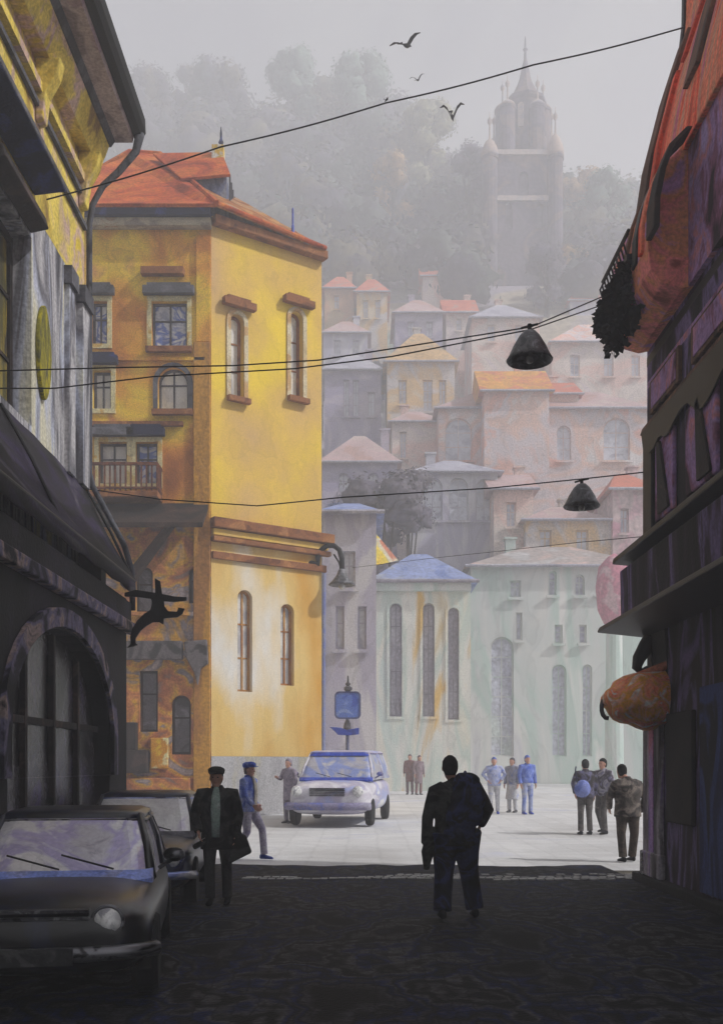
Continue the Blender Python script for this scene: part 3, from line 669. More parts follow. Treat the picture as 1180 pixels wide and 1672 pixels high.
# ================================================================== middle distance buildings
def house(name, label, px0, px1, ytop, d, wall, roof, ridge_y=None, kind='hip', wins=(), depth=8, pane=PANEF, zbase=None, frame=None, hoods=False, eave=.35, cat='building', surr=None, depth_w=.25):
    a = P(px0, 1250, d); b = P(px1, 1250, d); zt = P(0, ytop, d).z
    zb_ = (hz((a.x+b.x)/2, d)-1.5) if zbase is None else zbase
    t = thing(name, label, cat, ((a.x+b.x)/2, d, zb_))
    W = Wall((a.x, d), (b.x, d)); L_ = W.len
    rs = [(pxrect(W, w_[:4]), (w_[4] if len(w_) > 4 else 'rect')) for w_ in wins]
    W.mb().plate(rect(0, zb_, L_, zt), [shape(k, *r) for r, k in rs], -.45, 0).build('wall', wall, t)
    MB().box((a.x+.01, d+.46, zb_), (b.x-.01, d+depth, zt-.01)).build('body', wall, t)
    for r, k in rs:
        window(W, t, r, k, frame or wall, pane, depth=depth_w, fw=.08, bars=1 if r[2]-r[0] > .5 else 0, cross=max(1, int((r[3]-r[1])/1.3)), hood=(roof if hoods else None), sill=(wall if r[3]-r[1] < 4 else None), surr=surr)
    if kind == 'flat':
        MB().box((a.x-.15, d-.2, zt+.002), (b.x+.15, d+depth+.1, zt+.3)).build('roof', roof, t)
    else:
        zr = P(0, ridge_y, d+depth/2).z; e = eave
        A_ = [(a.x-e, d-e, zt), (b.x+e, d-e, zt), (b.x+e, d+depth+e, zt), (a.x-e, d+depth+e, zt)]
        ins = min(L_/2-.05, depth/2)*(1 if kind == 'hip' else 0)
        if kind == 'pyr': ins = L_/2-.02
        R_ = [(a.x-e+ins, d+depth/2, zr), (b.x+e-ins, d+depth/2, zr)]
        m = MB(); m.add(A_+R_, [(0, 1, 5, 4), (1, 2, 5), (2, 3, 4, 5), (3, 0, 4), (0, 3, 2, 1)]); ro = m.build('roof', roof, t)
        if d > 50:
            rq = random.Random(int(px0)); cx_ = a.x+L_*rq.uniform(.2, .8); m = MB(); m.box((cx_, d+depth/2+.2, (zt+zr)/2-.4), (cx_+.6, d+depth/2+.8, zr+.5)); m.box((cx_-.08, d+depth/2+.12, zr+.501), (cx_+.68, d+depth/2+.88, zr+.62)); m.build('chimney', wall, ro)
        MB().tube([(a.x-e, d-e-.05, zt-.02), (b.x+e, d-e-.05, zt-.02)], .09, 6).build('gutter', frame or RGRY, t)
    return t, W
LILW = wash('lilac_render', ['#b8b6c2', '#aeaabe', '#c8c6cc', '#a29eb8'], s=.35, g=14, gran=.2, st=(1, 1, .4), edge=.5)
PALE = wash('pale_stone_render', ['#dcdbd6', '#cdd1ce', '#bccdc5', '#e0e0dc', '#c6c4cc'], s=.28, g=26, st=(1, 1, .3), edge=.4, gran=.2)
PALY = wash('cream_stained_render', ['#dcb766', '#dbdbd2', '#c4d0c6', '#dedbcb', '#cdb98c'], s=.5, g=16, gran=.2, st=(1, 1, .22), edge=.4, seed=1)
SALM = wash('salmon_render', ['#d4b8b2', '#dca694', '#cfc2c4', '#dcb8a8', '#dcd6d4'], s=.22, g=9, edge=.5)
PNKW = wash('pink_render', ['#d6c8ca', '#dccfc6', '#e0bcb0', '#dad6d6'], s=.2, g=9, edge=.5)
OCHW = wash('haze_faded_ochre_render', ['#d4c2a4', '#d8b47a', '#cbc4c2', '#d8caac'], s=.2, g=9, edge=.5)  # hill walls and roofs paled in colour to strengthen the haze
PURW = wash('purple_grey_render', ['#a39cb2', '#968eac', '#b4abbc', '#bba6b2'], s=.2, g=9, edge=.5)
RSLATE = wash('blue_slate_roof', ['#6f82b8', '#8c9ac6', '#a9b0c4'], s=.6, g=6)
RTILE = wash('haze_faded_red_roof', ['#b3543c', '#c26a4e', '#a9857a'], s=.35, g=10)
RBRN = wash('haze_faded_brown_roof', ['#b08c84', '#b89c9c', '#bca8a2'], s=.35, g=10)
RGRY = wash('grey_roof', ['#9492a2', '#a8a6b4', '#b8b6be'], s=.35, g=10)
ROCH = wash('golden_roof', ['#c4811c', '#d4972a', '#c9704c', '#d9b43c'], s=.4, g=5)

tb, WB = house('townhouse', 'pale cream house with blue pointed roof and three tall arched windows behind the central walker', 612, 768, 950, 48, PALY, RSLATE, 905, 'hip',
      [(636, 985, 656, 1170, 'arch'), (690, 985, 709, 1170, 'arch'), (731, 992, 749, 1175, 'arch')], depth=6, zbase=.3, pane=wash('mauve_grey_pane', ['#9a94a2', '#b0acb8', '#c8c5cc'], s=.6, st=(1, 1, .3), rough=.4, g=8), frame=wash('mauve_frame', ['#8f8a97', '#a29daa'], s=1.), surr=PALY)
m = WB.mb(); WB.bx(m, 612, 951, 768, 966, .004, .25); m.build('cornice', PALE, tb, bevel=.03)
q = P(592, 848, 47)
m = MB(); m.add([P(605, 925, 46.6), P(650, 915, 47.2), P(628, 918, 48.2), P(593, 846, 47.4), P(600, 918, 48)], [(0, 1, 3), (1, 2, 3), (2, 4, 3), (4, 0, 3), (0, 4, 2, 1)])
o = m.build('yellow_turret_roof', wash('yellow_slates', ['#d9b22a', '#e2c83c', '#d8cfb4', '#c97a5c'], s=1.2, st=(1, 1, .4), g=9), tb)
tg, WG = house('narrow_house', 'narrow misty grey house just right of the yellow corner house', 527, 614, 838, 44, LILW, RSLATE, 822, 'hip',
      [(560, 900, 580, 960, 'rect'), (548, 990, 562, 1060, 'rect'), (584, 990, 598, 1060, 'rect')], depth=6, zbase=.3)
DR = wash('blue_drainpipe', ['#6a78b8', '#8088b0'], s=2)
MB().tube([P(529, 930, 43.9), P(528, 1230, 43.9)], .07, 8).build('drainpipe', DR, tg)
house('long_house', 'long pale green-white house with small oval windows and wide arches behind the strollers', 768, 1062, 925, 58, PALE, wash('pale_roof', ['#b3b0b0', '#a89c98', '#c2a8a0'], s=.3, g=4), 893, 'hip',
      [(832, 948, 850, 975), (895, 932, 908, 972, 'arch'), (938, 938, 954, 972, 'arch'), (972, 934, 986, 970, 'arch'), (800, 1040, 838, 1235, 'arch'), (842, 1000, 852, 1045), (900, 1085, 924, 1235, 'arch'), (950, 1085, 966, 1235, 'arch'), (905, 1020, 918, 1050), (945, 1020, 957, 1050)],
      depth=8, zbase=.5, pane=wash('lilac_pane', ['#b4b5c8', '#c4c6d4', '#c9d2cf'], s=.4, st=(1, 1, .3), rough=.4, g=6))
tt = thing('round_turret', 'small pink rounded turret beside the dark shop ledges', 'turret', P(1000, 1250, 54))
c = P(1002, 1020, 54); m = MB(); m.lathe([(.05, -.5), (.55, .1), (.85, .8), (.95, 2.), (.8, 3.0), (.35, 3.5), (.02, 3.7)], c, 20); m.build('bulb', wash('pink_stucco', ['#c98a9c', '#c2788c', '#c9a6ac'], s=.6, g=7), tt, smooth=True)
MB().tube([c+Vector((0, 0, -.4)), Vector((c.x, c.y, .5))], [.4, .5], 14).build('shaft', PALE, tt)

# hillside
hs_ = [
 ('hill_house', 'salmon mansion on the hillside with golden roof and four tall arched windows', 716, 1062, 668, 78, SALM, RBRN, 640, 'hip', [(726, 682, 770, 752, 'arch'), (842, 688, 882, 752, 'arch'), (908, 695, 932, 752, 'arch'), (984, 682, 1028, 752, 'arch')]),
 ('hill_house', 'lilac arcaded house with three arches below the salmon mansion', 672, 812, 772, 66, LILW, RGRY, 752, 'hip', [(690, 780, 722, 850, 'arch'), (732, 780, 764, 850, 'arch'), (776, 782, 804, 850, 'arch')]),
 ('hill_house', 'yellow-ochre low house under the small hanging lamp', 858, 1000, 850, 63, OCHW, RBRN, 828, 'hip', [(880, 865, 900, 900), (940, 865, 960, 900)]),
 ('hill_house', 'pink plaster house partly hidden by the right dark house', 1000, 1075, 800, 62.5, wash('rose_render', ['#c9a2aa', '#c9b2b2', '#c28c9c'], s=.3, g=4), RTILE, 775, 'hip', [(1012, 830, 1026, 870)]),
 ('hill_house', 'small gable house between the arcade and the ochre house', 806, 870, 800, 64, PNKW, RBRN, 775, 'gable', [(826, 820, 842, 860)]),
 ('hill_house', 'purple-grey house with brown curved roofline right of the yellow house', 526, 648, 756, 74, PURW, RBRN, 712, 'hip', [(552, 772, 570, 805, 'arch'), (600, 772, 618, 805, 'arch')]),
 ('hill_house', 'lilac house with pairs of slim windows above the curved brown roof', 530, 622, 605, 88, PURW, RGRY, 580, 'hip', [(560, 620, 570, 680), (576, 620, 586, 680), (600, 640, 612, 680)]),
 ('hill_house', 'ochre house with wide gable left of the big hanging lamp', 632, 742, 592, 86, OCHW, wash('haze_faded_ochre_roof', ['#b9945c', '#c4a06c', '#a89478'], s=.3, g=4), 545, 'hip', [(650, 620, 664, 660), (690, 620, 706, 672), (716, 620, 728, 660)]),
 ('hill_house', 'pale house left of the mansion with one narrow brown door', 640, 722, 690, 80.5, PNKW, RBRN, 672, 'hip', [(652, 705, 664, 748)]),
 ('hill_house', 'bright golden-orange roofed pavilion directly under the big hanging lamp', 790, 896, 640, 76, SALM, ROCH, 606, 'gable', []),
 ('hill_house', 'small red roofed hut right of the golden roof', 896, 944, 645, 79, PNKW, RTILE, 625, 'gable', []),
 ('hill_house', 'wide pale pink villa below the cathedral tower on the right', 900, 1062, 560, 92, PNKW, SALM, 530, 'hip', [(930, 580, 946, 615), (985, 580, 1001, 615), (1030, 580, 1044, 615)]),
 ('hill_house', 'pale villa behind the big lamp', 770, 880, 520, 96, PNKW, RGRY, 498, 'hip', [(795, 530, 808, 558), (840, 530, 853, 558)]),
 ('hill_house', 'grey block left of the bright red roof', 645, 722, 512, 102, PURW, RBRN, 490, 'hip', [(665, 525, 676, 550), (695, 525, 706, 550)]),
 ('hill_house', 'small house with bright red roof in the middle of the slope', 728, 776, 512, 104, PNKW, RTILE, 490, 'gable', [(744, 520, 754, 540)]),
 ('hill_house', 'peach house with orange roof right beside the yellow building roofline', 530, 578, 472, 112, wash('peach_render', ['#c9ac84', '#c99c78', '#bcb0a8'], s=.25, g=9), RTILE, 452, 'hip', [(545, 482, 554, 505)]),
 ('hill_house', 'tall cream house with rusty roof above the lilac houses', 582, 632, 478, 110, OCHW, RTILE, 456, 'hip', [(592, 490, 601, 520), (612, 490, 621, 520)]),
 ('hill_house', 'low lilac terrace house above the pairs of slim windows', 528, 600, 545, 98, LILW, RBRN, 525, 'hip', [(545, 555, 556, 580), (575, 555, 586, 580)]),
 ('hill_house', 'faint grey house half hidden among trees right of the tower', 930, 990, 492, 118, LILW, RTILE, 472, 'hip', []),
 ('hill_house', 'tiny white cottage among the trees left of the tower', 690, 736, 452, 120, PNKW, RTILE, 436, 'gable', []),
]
for h in hs_:
    house(h[0], h[1], h[2], h[3], h[4], h[5], h[6], h[7], h[8], h[9], h[10], depth=7, depth_w=.3)

# ------------------------------------------------------------------ cathedral tower
TD = 128.
tw = thing('church_tower', 'hazy cathedral tower with needle spire and four domed corner turrets on the hill', 'tower', P(857, 460, TD))
TST = wash('tower_stone', ['#57525e', '#645a68', '#4e4758', '#74625e', '#5d5b64'], s=.22, g=2.2, edge=.5)
TST2 = wash('tower_light_stone', ['#a8a0a0', '#b3a49c', '#958c93'], s=.4, g=9)
a = P(806, 500, TD); b = P(908, 252, TD); w_ = b.x-a.x
TW = Wall((a.x, TD), (b.x, TD))
hw = [pxrect(TW, c_) for c_ in ((876, 332, 886, 372), (892, 334, 901, 372), (825, 330, 836, 372), (848, 280, 862, 318))]
TW.mb().plate(rect(0, 55, TW.len, b.z), [arch(*r) for r in hw], -.8, 0).build('shaft', TST, tw)
MB().box((a.x+.01, TD+.81, 55), (b.x-.01, TD+w_, b.z-.01)).build('shaft_core', TST, tw)
for r in hw: TW.mb().plate(arch(*r), [], -.7, -.6).build('louvre', wash('louvre', ['#6c6672', '#7d7783'], s=1, g=9), tw)
for py in (250, 325): 
    z = P(0, py, TD).z; 
    o = MB().box((a.x-.3, TD-.3, z-.3), (b.x+.3, TD+w_+.3, z+.3)).build('cornice', TST2, tw)
def turret(c, r, h, dome_h, fin, par):
    m = MB(); m.lathe([(r, -h), (r, 0), (r*1.12, .05), (r*1.12, .3)], c, 14); t_ = m.build('turret', TST, par)
    m = MB(); m.lathe([(r*1.1, .31), (r*1.15, dome_h*.25), (r*.98, dome_h*.55), (r*.6, dome_h*.85), (r*.18, dome_h), (.12, dome_h+.3), (.1, dome_h+fin*.5), (.28, dome_h+fin*.6), (.28, dome_h+fin*.7), (.06, dome_h+fin*.8), (.03, dome_h+fin)], c, 14)
    m.build('dome', wash('tower_dome', ['#9a8a86', '#a89488', '#8f8a95'], s=.4, g=9), t_, smooth=True)
for px, py, dy in ((799, 262, 0), (906, 262, 0), (806, 258, w_), (900, 258, w_)):
    c = P(px, py, TD+dy); dh = 2.6 if px < 850 else 3.2
    turret(c, .95, 14, dh, 3.4, tw)
# upper stage with inner turrets and spire
c0 = P(857, 235, TD+w_/2)
m = MB(); m.lathe([(2.7, -1.5), (2.7, .6), (2.4, .8), (2.4, 4.6), (2.7, 4.8), (2.7, 5.2), (2.0, 5.6)], c0, 8); lt = m.build('lantern', TST, tw)
for k in range(8):
    an = PI/8*2*k+PI/8; q = c0+Vector((math.cos(an)*2.33, math.sin(an)*2.33, .9)); W8 = Wall((q.x+math.sin(an)*.45, q.y-math.cos(an)*.45), (q.x-math.sin(an)*.45, q.y+math.cos(an)*.45))
    W8.mb().plate(arch(0.1, q.z, W8.len-.1, q.z+3.), [], -.15, .12).build('lantern_opening', TST2, lt)
for px, pyt in ((828, 180), (877, 180), (820, 185), (886, 185)):
    c = P(px, pyt, TD+(1.2 if px in (828, 877) else w_-1.2)); turret(c, .95, 5.5, 1.2, 3.2, tw)
m = MB(); sp = c0+Vector((0, 0, 5.4)); m.lathe([(a_, b_*.66) for a_, b_ in [(2.1, 0), (1.9, .5), (1.5, 1.6), (1.05, 3.0), (.75, 4.2), (.5, 6.), (.34, 7.2), (.2, 8.), (.15, 9.5), (.32, 9.9), (.14, 10.3), (.1, 11.6), (.05, 12.4)]], sp, 8); m.build('spire', TST, tw)

# ------------------------------------------------------------------ woods
def leafy(m, c, r, nleaf, ls, rnd, core=.82):
    m.ball(c, (r*core, r*core, r*core*.92), 14, 9, .7)
    for i in range(nleaf):
        d = Vector((rnd.gauss(0, 1), rnd.gauss(0, 1), rnd.gauss(0, 1))).normalized()
        if d.z < -.5: continue
        p = Vector(c)+d*r*rnd.uniform(.78, 1.13)
        t1 = Vector((rnd.uniform(-1, 1), rnd.uniform(-1, 1), rnd.uniform(-1, 1))); t1 = (t1-t1.dot(d)*d*.7).normalized()*ls*rnd.uniform(.5, 1.2); t2 = t1.cross(d).normalized()*ls*rnd.uniform(.4, .9)
        m.add([p, p+t1*.5+t2*.5, p+t1, p+t1*.5-t2*.5], [(0, 1, 2, 3)])
FOL = wash('misty_foliage', ['#3c4843', '#4a524c', '#4a4656', '#665f4a', '#40504e'], s=.05, g=1.6, gran=.5, edge=.5, dist=1.5)
FOLP = wash('purple_foliage', ['#55505f', '#625c70', '#6b6470', '#5a5a60'], s=.12, g=2.5, gran=.5, edge=.5)
FOLG = wash('sage_foliage', ['#566b60', '#6a7d70', '#5f6f6c'], s=.2, g=2, gran=.4, edge=.5)
FOLO = wash('ochre_foliage', ['#94785a', '#a5865c', '#8c7d68', '#7d8078'], s=.15, g=2, gran=.4, edge=.5)
FOLY = wash('olive_foliage', ['#7c7d62', '#8d8a66', '#6f7768'], s=.2, g=2, gran=.4, edge=.5)
rnd = random.Random(11)
m = MB()
for i in range(430):
    y = rnd.uniform(104, 176); hwid = y*.40; x = rnd.uniform(-hwid*.95, hwid*.75)
    px = CX+x/y*F
    # keep the tower and the houses clear
    if 790 < px < 925 and y < 142 and y > 112: continue
    r = rnd.uniform(2.0, 4.4); c = (x, y, hz(x, y)+r*rnd.uniform(.4, 1.3))
    py = HY-(c[2]-EYE)/y*F
    if py > 470 and px > 520: continue
    leafy(m, c, r, 190, .85, rnd, .72)
for i in range(150):
    y = rnd.uniform(152, 172); px = rnd.uniform(170, 660); x = (px-CX)/F*y; r = rnd.uniform(2.6, 4.6)
    leafy(m, (x, y, hz(x, y)+r*rnd.uniform(.8, 1.9)), r, 170, .85, rnd, .72)
tag(m.build('wood', FOL, smooth=True), kind='stuff')
m = MB()
for i in range(90):
    y = rnd.uniform(60, 112); x = rnd.uniform(-.1*y, .30*y); px = CX+x/y*F
    r = rnd.uniform(.9, 1.9); c = (x, y, hz(x, y)+r*.5); leafy(m, c, r, 34, .45, rnd)
tag(m.build('undergrowth', FOLP, smooth=True), kind='stuff')
def tree(label, px, py, d, rpx, mat, blobs=9, seed=1):
    rn = random.Random(seed); R = rpx/F*d*1.15; c = P(px, py, d)
    if c.z-R*1.2 > hz(c.x, d)+R*.6: R *= 1.15
    t = thing('tree', label, 'tree', (c.x, d, hz(c.x, d)))
    m = MB(); base = Vector((c.x, d, hz(c.x, d)-.3)); m.tube([base, (base+c)/2+Vector((R*.08, 0, 0)), c], [R*.14, R*.09, R*.04], 8)
    for k in range(4):
        a = rn.random()*6.28; m.tube([(base+c)/2, c+Vector((math.cos(a)*R*.5, math.sin(a)*R*.4, R*.1))], [R*.05, R*.02], 6)
    m.build('trunk', DKBROWN, t)
    m = MB()
    hgt = c.z-base.z
    for k in range(int(blobs*.8)):
        u = rn.uniform(.35, .9); a = rn.random()*6.28; q = base.lerp(c, u)+Vector((math.cos(a)*R*.55, math.sin(a)*R*.5, 0)); leafy(m, q, R*rn.uniform(.38, .55), 230, R*.12, rn, .72)
    for k in range(blobs):
        a = rn.random()*6.28; e = rn.uniform(-.6, .9); q = c+Vector((math.cos(a)*math.cos(e)*R*.58, math.sin(a)*math.cos(e)*R*.5, math.sin(e)*R*.55)); leafy(m, q, R*rn.uniform(.36, .55), 230, R*.12, rn, .72)
    m.build('crown', mat, t, smooth=True)
tree('large sage green tree on the ridge nearest the birds', 590, 140, 158, 40, FOLG, 9, 1)
tree('round sage tree on the ridge top, second left of the birds', 480, 125, 160, 34, FOLG, 8, 2)
tree('slim poplar on the skyline above the red roof', 312, 135, 165, 20, FOL, 6, 3)
tree('broad grey tree on the ridge above the dormer', 360, 150, 160, 44, FOL, 9, 4)
tree('dark round tree on the ridge beside the black eaves', 240, 165, 158, 40, FOL, 9, 5)
tree('mushroom-shaped olive tree under the lowest bird', 698, 205, 150, 36, FOLY, 8, 6)
tree('purple-grey tree touching the left side of the tower', 765, 275, 140, 34, FOLP, 8, 7)
tree('apricot coloured tree right of the tower', 945, 320, 146, 34, FOLO, 8, 8)
tree('grey-green round tree beside the apricot one', 985, 320, 140, 34, FOLG, 8, 9)
tree('dark round bush-like tree at the foot of the tower', 892, 432, 118, 28, FOLP, 7, 10)
tree('yellowish tree halfway down the slope left of the tower', 640, 280, 138, 28, FOLO, 7, 11)
tree('orange autumn tree below the tower on the right', 935, 430, 122, 24, FOLO, 7, 12)
tree('large purple tree mass above the pale blue roof', 625, 815, 58, 52, FOLP, 10, 13)
tree('bluish tree squeezed behind the yellow house corner', 560, 850, 47, 26, wash('blue_foliage', ['#5a6488', '#6f7a9c', '#666478'], s=.4, g=5), 7, 14)
tree('purple bush beside the arcaded house', 665, 800, 62, 34, FOLP, 8, 15)

# ================================================================== wires, lamps, birds
INK = wash('ink_black', ['#050506', '#0c0c0e'], s=5, rough=.6, gran=0, edge=0)
def wire(label, pts, r=.009, sag=0):
    V = [P(*p) for p in pts]; out = []
    for i, (a, b) in enumerate(zip(V, V[1:])):
        for k in range(10):
            t = k/10; q = a.lerp(b, t); q.z -= sag*math.sin(PI*t)*(b-a).length*.02; out.append(q)
    out.append(V[-1]); 
    tag(MB().tube(out, r, 6).build('wire', INK, smooth=True), label, 'wire', 'wires strung across the street')
wire('highest wire, running from the yellow house up to the red gable under the birds', [(72, 327, 13.9), (360, 240, 14.), (630, 168, 14.1), (870, 106, 14.2), (1118, 44, 14.3)], .010, .6)
wire('upper of the two wires to the big hanging lamp', [(-20, 606, 12.2), (200, 600, 12.2), (380, 597, 12.3), (520, 588, 12.3), (866, 534, 12.4), (1040, 460, 14.)], .008)
wire('lower of the two wires to the big hanging lamp', [(-20, 634, 12.1), (90, 634, 12.2), (250, 615, 12.3), (480, 602, 12.35), (640, 582, 12.4), (866, 538, 12.45), (1000, 492, 14.4)], .008)
wire('wire carrying the small lamp, low across the yellow house', [(140, 798, 15.9), (260, 815, 15.8), (420, 826, 15.5), (560, 812, 15.3), (800, 797, 15.0), (950, 782, 14.9), (1060, 770, 14.7)], .009)
wire('short lowest wire between the blue roof and the right house', [(575, 927, 30), (700, 912, 26), (805, 901, 22), (940, 886, 17), (1050, 876, 14.7)], .006)
def hang_lamp(label, px, py0, py1, wpx, d, bulb):
    top = P(px, py0, d); bot = P(px, py1, d); H_ = top.z-bot.z; R = wpx/2/F*d
    t = thing('hanging_lamp', label, 'lamp', bot, 'bell lamps on the wires')
    m = MB(); n = 24; prof = [(.03, H_*.86), (R*.25, H_*.84), (R*.45, H_*.70), (R*.70, H_*.42), (R*.88, H_*.16), (R*1.0, .015), (R*.97, 0), (R*.84, H_*.15), (R*.6, H_*.42), (R*.3, H_*.7), (.02, H_*.8)]
    m.lathe(prof, bot, n); m.build('shade', wash('lamp_enamel', ['#2e2e32', '#56565a', '#84848a'], s=6, g=50, rough=.45, spec=.5), t, smooth=True)
    m = MB(); m.tube([bot+Vector((0, 0, H_*.85)), top+Vector((0, 0, .02))], .025, 8); m.tube([top+Vector((-.1, 0, -.03)), top, top+Vector((.1, 0, .02))], .014, 6); m.build('hook', INK, t)
    m = MB(); m.ball(bot+Vector((0, 0, bulb)), .05, 10, 8); m.build('bulb', wash('bulb_glass', ['#b9b9b4', '#d0d0cc'], s=3, rough=.2), t, smooth=True)
hang_lamp('big dark bell lamp hanging on the double wires', 864, 532, 590, 76, 12.4, .02)
hang_lamp('small dark bell lamp hanging on the lower wire near the right house', 949, 784, 828, 60, 14.9, -.01)
tq = thing('wall_lamp', 'curly swan-neck wall lamp on the corner of the yellow house', 'lamp', P(525, 920, 32.1))
m = MB(); sn = [(498, 921), (508, 919), (519, 921), (519, 910), (524, 898), (534, 891), (545, 891), (554, 898), (558, 912), (558, 930)]
m.tube([P(a_, b_, 32.0) for a_, b_ in sn], .08, 8); m.tube([P(545, 905, 32.0), P(553, 918, 32.0), P(557, 930, 32)], .03, 6); m.build('swan_neck', INK, tq, smooth=True)
c = P(558, 955, 32.0); R = .42
m = MB(); m.lathe([(.06, .5), (.12, .44), (.16, .3), (R*.8, .08), (R, .0), (R*.9, -.02), (R*.55, .08), (.1, .3)], c, 18); m.build('shade', wash('lamp_enamel', []), tq, smooth=True)
m = MB(); m.ball(c+Vector((0, 0, -.04)), .1, 10, 8); m.build('bulb', wash('bulb_glass', []), tq, smooth=True)
def bird(label, px, py, d, span, yaw, roll, flap):
    c = P(px, py, d); t = MB(); s = span
    Mx = Matrix.Translation(c) @ Matrix.Rotation(yaw, 4, 'Z') @ Matrix.Rotation(roll, 4, 'Y'); t.M = Mx
    # body points along +x
    t.rings([(0, 0, 0, 0, 0)]*0) if False else None
    bodyp = [(-.28, .0, .0), (-.2, 0, 0), (-.08, 0, 0), (.05, 0, .01), (.15, 0, .03), (.2, 0, .045), (.25, 0, .04), (.31, 0, .03)]
    t.tube([Vector(p)*s for p in bodyp], [r*s for r in (.012, .03, .06, .065, .04, .038, .022, .003)], 10)
    t.add([Vector(p)*s for p in ((-.24, 0, .012), (-.46, -.09, 0), (-.48, 0, 0), (-.46, .09, 0), (-.24, 0, -.012), (-.46, -.09, -.012), (-.48, 0, -.012), (-.46, .09, -.012))], [(0, 1, 2, 3), (7, 6, 5, 4), (0, 4, 5, 1), (1, 5, 6, 2), (2, 6, 7, 3), (3, 7, 4, 0)])
    for sd in (-1, 1):
        st_ = [(0.04, .12, 0, 0.), (.22, .13, flap*.55, .0), (.38, .10, flap*.75, -.05), (.55, .015, flap*.62, -.16)]
        vs = []
        for y, ch, z, xo in st_:
            for q in ((.10+xo, .0), (.10+xo-ch*1.6, 0)): vs.append(Vector((q[0], sd*y, z+.02))*s)
            for q in ((.10+xo, .0), (.10+xo-ch*1.6, 0)): vs.append(Vector((q[0], sd*y, z+.004))*s)
        fs = []
        for k in range(3):
            a_ = k*4; b_ = a_+4; fs += [(a_, b_, b_+1, a_+1), (a_+2, a_+3, b_+3, b_+2), (a_, a_+2, b_+2, b_), (a_+1, b_+1, b_+3, a_+3)]
        fs.append((12, 13, 15, 14)); t.add(vs, fs)
    tag(t.build('bird', INK), label, 'bird', 'birds over the street')
bird('largest black bird flying highest, wings half spread', 664, 75, 24, .74, 1.0, -.35, .25)
bird('smallest flying bird, middle one of the flock', 682, 131, 30, .42, 1.1, -.5, .35)
bird('lowest flying bird with both wings raised in a V', 738, 192, 26, .56, 1.35, .05, .75)
bird('tiny bird perched on the highest wire', 631, 163, 14.1, .10, .4, 0, .02)

# ================================================================== blue street sign
ts = thing('street_sign', 'blue street sign on a post with a rounded square board and smaller panel beneath', 'sign', P(567, 1250, 33))
ts.location.z = 0
SB = wash('blue_sign_face', ['#3a56b4', '#5f7cca', '#8ba0d8'], s=1.8, g=30, rough=.5)
D = 33
m = MB(); a = P(567, 1250, D); m.tube([(a.x, D, .1), (a.x, D, P(0, 1122, D).z)], .055, 10); m.build('post', wash('post_paint', ['#4a5480', '#6a7090', '#3c3f52'], s=2.), ts)
Ws = Wall((P(500, 0, D).x, D-.1), (P(640, 0, D).x, D-.1))
def rrect(px0, py0, px1, py1, r):
    u0, v0, u1, v1 = pxrect(Ws, (px0, py0, px1, py1)); o = []
    for cx_, cy_, a0 in ((u1-r, v0+r, -90), (u1-r, v1-r, 0), (u0+r, v1-r, 90), (u0+r, v0+r, 180)):
        for k in range(6): a_ = math.radians(a0+k*18); o.append((cx_+r*math.cos(a_), cy_+r*math.sin(a_)))
    return o
f = Ws.mb().plate(rrect(546, 1129, 589, 1174, .15), [rrect(548.5, 1131.5, 586.5, 1171.5, .12)], -.02, .05).build('board', wash('sign_rim', ['#3c4478', '#555d8c']), ts)
Ws.mb().plate(rrect(548, 1131, 587, 1172, .13), [], 0, .03).build('board_face', SB, f)
Ws.mb().plate(pxpoly(Ws, [(538, 1187), (556, 1188), (566, 1192), (586, 1188), (586, 1199), (570, 1201), (552, 1200), (546, 1194)]), [], 0, .04).build('lower_panel', BLUE, ts, bevel=.008)
m = MB(); c = P(568, 1125, D); m.lathe([(.05, -.1), (.13, -.02), (.13, .05), (.05, .1), (.09, .16), (.03, .22), (.02, .42)], c, 10); m.build('finial', GREY, ts)
m = MB(); c = P(567, 1184, D); m.lathe([(.06, -.2), (.13, -.1), (.1, .05), (.06, .16)], c, 10); m.build('collar', GREY, ts)

